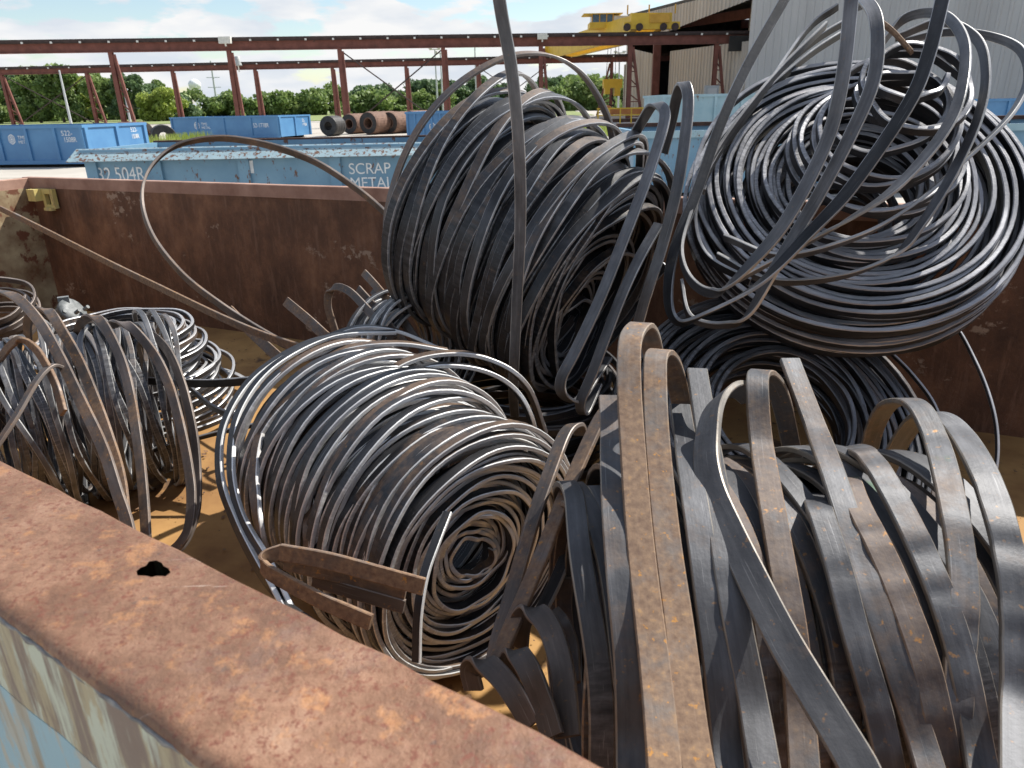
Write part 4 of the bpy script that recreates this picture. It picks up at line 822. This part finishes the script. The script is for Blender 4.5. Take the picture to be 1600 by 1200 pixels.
# bay interior: roof, back wall, inner side
dirw = (WB-WA).normalized(); back = Vector((-dirw.y, dirw.x)); back = back if back.x > 0 else -back
Q1, Q2 = WA+back*45, WB+back*45
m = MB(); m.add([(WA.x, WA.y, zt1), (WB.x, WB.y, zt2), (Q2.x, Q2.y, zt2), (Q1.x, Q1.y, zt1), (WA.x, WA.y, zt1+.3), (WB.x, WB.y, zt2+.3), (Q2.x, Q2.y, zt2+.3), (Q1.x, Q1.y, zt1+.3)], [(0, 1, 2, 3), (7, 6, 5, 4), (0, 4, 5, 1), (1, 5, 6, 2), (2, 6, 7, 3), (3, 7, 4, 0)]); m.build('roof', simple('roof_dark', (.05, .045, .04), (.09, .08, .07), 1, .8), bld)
drk = simple('interior_shade_tone', (.02, .02, .02), (.04, .038, .035), 1, .9)  # near-black sheet colour carries the shade inside the bay
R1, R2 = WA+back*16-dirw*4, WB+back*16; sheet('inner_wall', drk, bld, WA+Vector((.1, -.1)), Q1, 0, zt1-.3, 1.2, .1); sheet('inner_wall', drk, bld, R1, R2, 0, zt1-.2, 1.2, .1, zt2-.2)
R1, R2 = WA+back*14, WB+back*14
m = MB()
for k in range(4):
    a = WA+back*(6+9*k); b = WB+back*(6+9*k); m.bar((a.x, a.y, zt1-.9), (b.x, b.y, zt2-1.2), .35, .9)
m.build('roof_beam', red, bld)
a = WB+back*15; b = WA+(WB-WA)*.1+back*15
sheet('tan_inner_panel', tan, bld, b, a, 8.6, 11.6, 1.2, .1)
MB().bar((WA.x, WA.y+.4, 0), (WA.x, WA.y+.4, 6), .3, .3).build('corner_trim', beige, bld)
# nearer grey wing
G1, G2 = row(1162, 63.5), row(1900, 40.); zw = 22
sheet('grey_wall', greyc, bld, G1, G2, 0, zw, .62, .07)
bk = Vector((.3, 1)).normalized()*40; m = MB(); m.add([(G1.x, G1.y, 0), (G1.x, G1.y, zw), (G1.x+bk.x, G1.y+bk.y, zw), (G1.x+bk.x, G1.y+bk.y, 0)], [(0, 1, 2, 3)]); m.add([(G1.x, G1.y, zw), (G2.x, G2.y, zw), (G2.x+bk.x, G2.y+bk.y, zw), (G1.x+bk.x, G1.y+bk.y, zw)], [(0, 1, 2, 3)]); m.build('wing_side', beige, bld)
q = onwall(1150); MB().box(q.x-.9, q.x+1.1, q.y-1.2, q.y-1, 5.4, 6.6).build('dark_opening_block', drk, bld)  # solid near-black box standing in for the shade of an opening
q = G(1110, 60); t = thing('electric_cabinet', 'grey cabinet at the foot of the building wall by the last red post', 'cabinet', (q.x, q.y, 0)); MB().box(-.5, .5, -.3, .3, .1, 2.6).build('cabinet_body', simple('cab_grey', (.28, .29, .29), (.4, .41, .41), 2, .6), t); MB().box(-.35, .35, -.33, -.301, .3, 2.4).build('cabinet_door', greyc, t)
# ================================================================ POLES, TOWER
pg = simple('galvanised_pole', (.42, .44, .45), (.58, .60, .60), 1, .5)
def lightpole(px, Y, h, label, head=1):
    q_ = G(px, Y); t_ = thing('light_pole', label, 'light pole', (q_.x, q_.y, 0)); MB().tube([(0, 0, 0), (0, 0, h)], [.16, .09], 8).build('shaft', pg, t_)
    if head: MB().box(-.8, .8, -.12, .12, h, h+.15).box(-.9, -.4, -.3, .3, h+.15, h+.35).box(.4, .9, -.3, .3, h+.15, h+.35).build('lamp_heads', lampw, t_)
lightpole(108, 88, 6.1, 'white light pole before the tall trees at the left', 0); lightpole(201, 100, 4.5, 'short pale pole in the trees right of the second red post', 0)
for px, Y, h, lb_ in ((684, 120, 9.5, 'tall light pole left of a pair behind the fourth red post'), (692, 125, 9.3, 'tall light pole right of a pair behind the fourth red post'), (745, 110, 9.3, 'twin headed light pole behind the leaning coil'), (966, 120, 8.5, 'light pole beside the building corner')): lightpole(px, Y, h, lb_)
q = G(341, 260); t = thing('power_pylon', 'slim white power pylon with cross arms between the trees', 'pylon', (q.x, q.y, 0)); MB().tube([(0, 0, 0), (0, 0, 17)], [.45, .25], 8).build('mast', pg, t)
for z_ in (9, 12, 15): MB().bar((-2.2, 0, z_), (2.2, 0, z_), .15, .2).build('cross_arm', pg, t)
q = G(311, 420); t = thing('water_tower', 'white water tower with a rounded tank above the trees', 'water tower', (q.x, q.y, -1.5)); wt = simple('tower_white', (.70, .72, .74), (.82, .83, .84), .2, .5)
m = MB(); m.lathe([(0, 19.5), (1.3, 19.2), (2.5, 18.4), (3.2, 17.2), (3.2, 16.2), (2.5, 14.8), (1, 14.1), (0, 14)], (0, 0, 0), (0, 0, 1), 28); m.build('tank', wt, t, True)
for k in range(6): a_ = math.tau*k/6; MB().tube([(3*math.cos(a_), 3*math.sin(a_), 16), (3.8*math.cos(a_), 3.8*math.sin(a_), 0)], .22, 6).build('leg', wt, t)
MB().tube([(0, 0, 0), (0, 0, 14)], .5, 10).build('riser', wt, t)
# ================================================================ TREES
def foliage(name, c1, c2, c3):
    m, t, b = newmat(name); tcn = t.nodes.new('ShaderNodeTexCoord').outputs['Object']
    c = ramp(t, noise(t, tcn, .45, 3, .6), [(.35, c1), (.5, c2), (.66, c3)]); t.links.new(c, b.inputs['Base Color']); b.inputs['Roughness'].default_value = .6
    b.inputs['Transmission Weight'].default_value = 0
    tr_ = t.nodes.new('ShaderNodeBsdfTranslucent'); t.links.new(c, tr_.inputs[0]); mxs = t.nodes.new('ShaderNodeMixShader'); mxs.inputs[0].default_value = .35
    t.links.new(b.outputs[0], mxs.inputs[1]); t.links.new(tr_.outputs[0], mxs.inputs[2]); t.links.new(mxs.outputs[0], t.nodes['Material Output'].inputs[0]); return m
FOL = [foliage('foliage_mid', (.11, .18, .05), (.20, .28, .085), (.30, .38, .13)), foliage('foliage_dark', (.07, .13, .06), (.13, .20, .09), (.19, .27, .12)), foliage('foliage_bright', (.20, .27, .045), (.31, .38, .075), (.40, .46, .12))]
bark = simple('bark', (.08, .06, .045), (.16, .13, .10), 5, .9)
def leaves(centres, radii, n, size, rng):
    """leaf-clump quads spread through a set of lobes"""
    K = len(centres); idx = rng.integers(0, K, n); u = rng.normal(size=(n, 3)); u /= np.linalg.norm(u, axis=1)[:, None]; rr = rng.random(n)**.45
    c = centres[idx]+u*radii[idx]*rr[:, None]
    a = rng.normal(size=(n, 3)); a /= np.linalg.norm(a, axis=1)[:, None]; b = np.cross(a, rng.normal(size=(n, 3))); b /= np.linalg.norm(b, axis=1)[:, None]
    s = size*(.5+rng.random(n))[:, None]; V = np.stack([c-a*s-b*s*.5, c+a*s*.3-b*s*.7, c+a*s+b*s*.4, c-a*s*.2+b*s*.7], 1).reshape(-1, 3)
    return V
def leafmesh(name, V, mat, parent=None):
    n = len(V)//4; me = bpy.data.meshes.new(name); me.vertices.add(len(V)); me.vertices.foreach_set('co', V.astype(np.float32).ravel()); me.loops.add(n*4); me.loops.foreach_set('vertex_index', np.arange(n*4, dtype=np.int32)); me.polygons.add(n); me.polygons.foreach_set('loop_start', (np.arange(n)*4).astype(np.int32)); me.update(calc_edges=True)
    return link(name, me, mat, parent)
def tree(px, Y, h, wd, mat, label, seed):
    rng = np.random.default_rng(seed); q_ = G(px, Y); t_ = thing('broadleaf_tree', label, 'tree', (q_.x, q_.y, 0), 0, 'trees behind the crane runway')
    K = 22; cz = h*(.14+.74*rng.random(K)); rad = wd*.5*(1-.6*np.clip((cz/h-.5)*2, 0, 1)); ang_ = rng.random(K)*math.tau; dd_ = rad*np.sqrt(rng.random(K))
    cs = np.stack([dd_*np.cos(ang_), dd_*np.sin(ang_)*.8, cz], 1); rs = np.stack([wd*(.13+.12*rng.random(K))]*2+[wd*(.10+.10*rng.random(K))], 1)
    m_ = MB(); m_.tube([(0, 0, 0), (.1, 0, h*.35), (.2, .1, h*.75)], [.28, .2, .06], 7)
    for k in range(7): m_.tube([(.1, 0, h*(.2+.05*k)), tuple(cs[k]*.5+np.array([0, 0, h*.18])), tuple(cs[k])], [.12, .07, .03], 5)
    m_.build('trunk', bark, t_); leafmesh('crown', leaves(cs, rs, 9000, .26, rng), mat, t_)
tl = [(-20, 150, 9.5, 10, 0, 'bushy tree cut by the left edge behind the runway'), (28, 158, 12.3, 9, 1, 'dark tree just right of the left edge'), (62, 152, 13.2, 10, 0, 'tallest tree at left, top reaching the far girder'), (98, 150, 13.6, 9, 0, 'tall green tree behind the thin white pole'),
      (130, 155, 11.2, 9, 2, 'yellowish tree behind the braced far post'), (163, 150, 11.4, 8, 0, 'green tree left of the second near post'), (208, 150, 11.6, 8, 1, 'dark blue-green tree right of the leftmost near post'), (233, 162, 9.2, 8, 1, 'lower dark tree beside the yellow-green bush'),
      (248, 190, 12.8, 7, 0, 'thin crowned tree standing above its neighbours'), (255, 140, 7.0, 8, 2, 'bright yellow-green tree by the third far post'), (276, 175, 6.6, 9, 1, 'dark rounded tree below the water tower')]
for i, (px, Y, h, wd, mi_, lb_) in enumerate(tl): tree(px, Y, h*.80, wd*.9, FOL[mi_], lb_, 40+i)
rng = np.random.default_rng(3); allV = []; mats_ = []
def wood(name, label, px0, px1, Y, h0, h1, mat, step, seed):
    rng = np.random.default_rng(seed); cs = []; rs = []; x0, x1 = G(px0, Y).x, G(px1, Y).x; x = x0
    while x < x1:
        h = rng.uniform(h0, h1)*(1.22 if rng.random() < .15 else rng.uniform(.8, 1.0)); yy = Y+rng.uniform(-12, 12)
        for k in range(8): cs.append((x+rng.normal(0, 2.2), yy+rng.normal(0, 2), h*(.04+.84*rng.random()))); rs.append((rng.uniform(1.6, 3.2),)*2+(rng.uniform(1.2, 2.3),))
        x += step
    V = leaves(np.array(cs), np.array(rs), len(cs)*330, .42, rng); o = leafmesh(name, V, mat); tag(o, label, 'woods', kind='stuff')
wood('far_woods', 'low woods reaching across the yard behind the blue containers', 240, 700, 215, 5.2, 7.2, FOL[0], 3.2, 8)
wood('far_woods', 'darker woods further right behind the leaning coil', 560, 990, 225, 7.0, 9.5, FOL[1], 3.2, 9)
wood('far_woods', 'bushy woods behind the tall trees on the left', -60, 262, 190, 5.5, 9.0, FOL[0], 3.0, 10)
wood('far_woods', 'mid green woods near the building corner', 880, 1000, 190, 7.5, 9.5, FOL[0], 3.0, 12)
def grass(px0, px1, Y0, Y1, n, label, h=.35):
    rng = np.random.default_rng(n); V = []
    a = G(px0, Y0); b = G(px1, Y0)
    for _ in range(n):
        x = rng.uniform(a.x, b.x); y = rng.uniform(Y0, Y1); an = rng.random()*6.3; hh = h*rng.uniform(.4, 1.2); w_ = .02; dx, dy = math.cos(an)*w_, math.sin(an)*w_; lx, ly = rng.normal(0, .1, 2)
        V += [(x-dx, y-dy, 0), (x+dx, y+dy, 0), (x+lx+dx*.3, y+ly, hh), (x+lx-dx*.3, y+ly, hh)]
    tag(leafmesh('grass', np.array(V), FOL[2]), label, 'grass', kind='stuff')
grass(192, 226, 27, 33, 1500, 'tall yellow-green grass between the two bright blue containers', .6); grass(900, 975, 36, 46, 3000, 'strip of grass before the railed platform', .3)

tb = thing('timber_block', 'short brown timber on the floor between the centre coil and the leaning coil', 'timber', tuple(atz(888, 662, .425)), .05)
MB().box(-.12, .12, -.04, .04, 0, .05).build('beam', simple('old_wood', (.10, .065, .035), (.24, .16, .09), 9, .85, 0, .002, (1, 8, 8)), tb); MB().box(-.125, -.1201, -.038, .038, .002, .048).build('sawn_end', simple('sawn_wood', (.2, .14, .08), (.32, .24, .14), 20, .9), tb)

# rust flakes and dirt on the container floor
rng = np.random.default_rng(77); V = []
for _ in range(3500):
    u, v = rng.random(), rng.random(); p_ = fA.lerp(fD, u*.85).lerp(nA.lerp(nD, u*.85), .02+.9*v); s_ = .0015+.010*rng.random()**3; a_ = rng.random()*6.3; z_ = FZ+.002+.004*rng.random()
    V += [(p_.x+s_*math.cos(a_+q_)*(1 if i_ % 2 else .6), p_.y+s_*math.sin(a_+q_), z_+.004*rng.random()) for i_, q_ in enumerate((0, 1.5, 3.1, 4.7))]
tag(leafmesh('rust_flakes', np.array(V), simple('flake', (.06, .03, .018), (.22, .12, .06), 40, .85)), 'loose rust flakes scattered over the container floor', 'rust flakes', kind='stuff')

field = simple('field_grass', (.14, .19, .05), (.24, .27, .10), .25, .95, spots=(.15, .60, (.36, .33, .22)))
g = MB(); g.add([(-500, 104, .05), (12, 104, .05), (30, 500, .05), (-500, 500, .05)], [(0, 1, 2, 3)]); tag(g.build('grass_field', field), None, None, kind='structure')
weeds = []
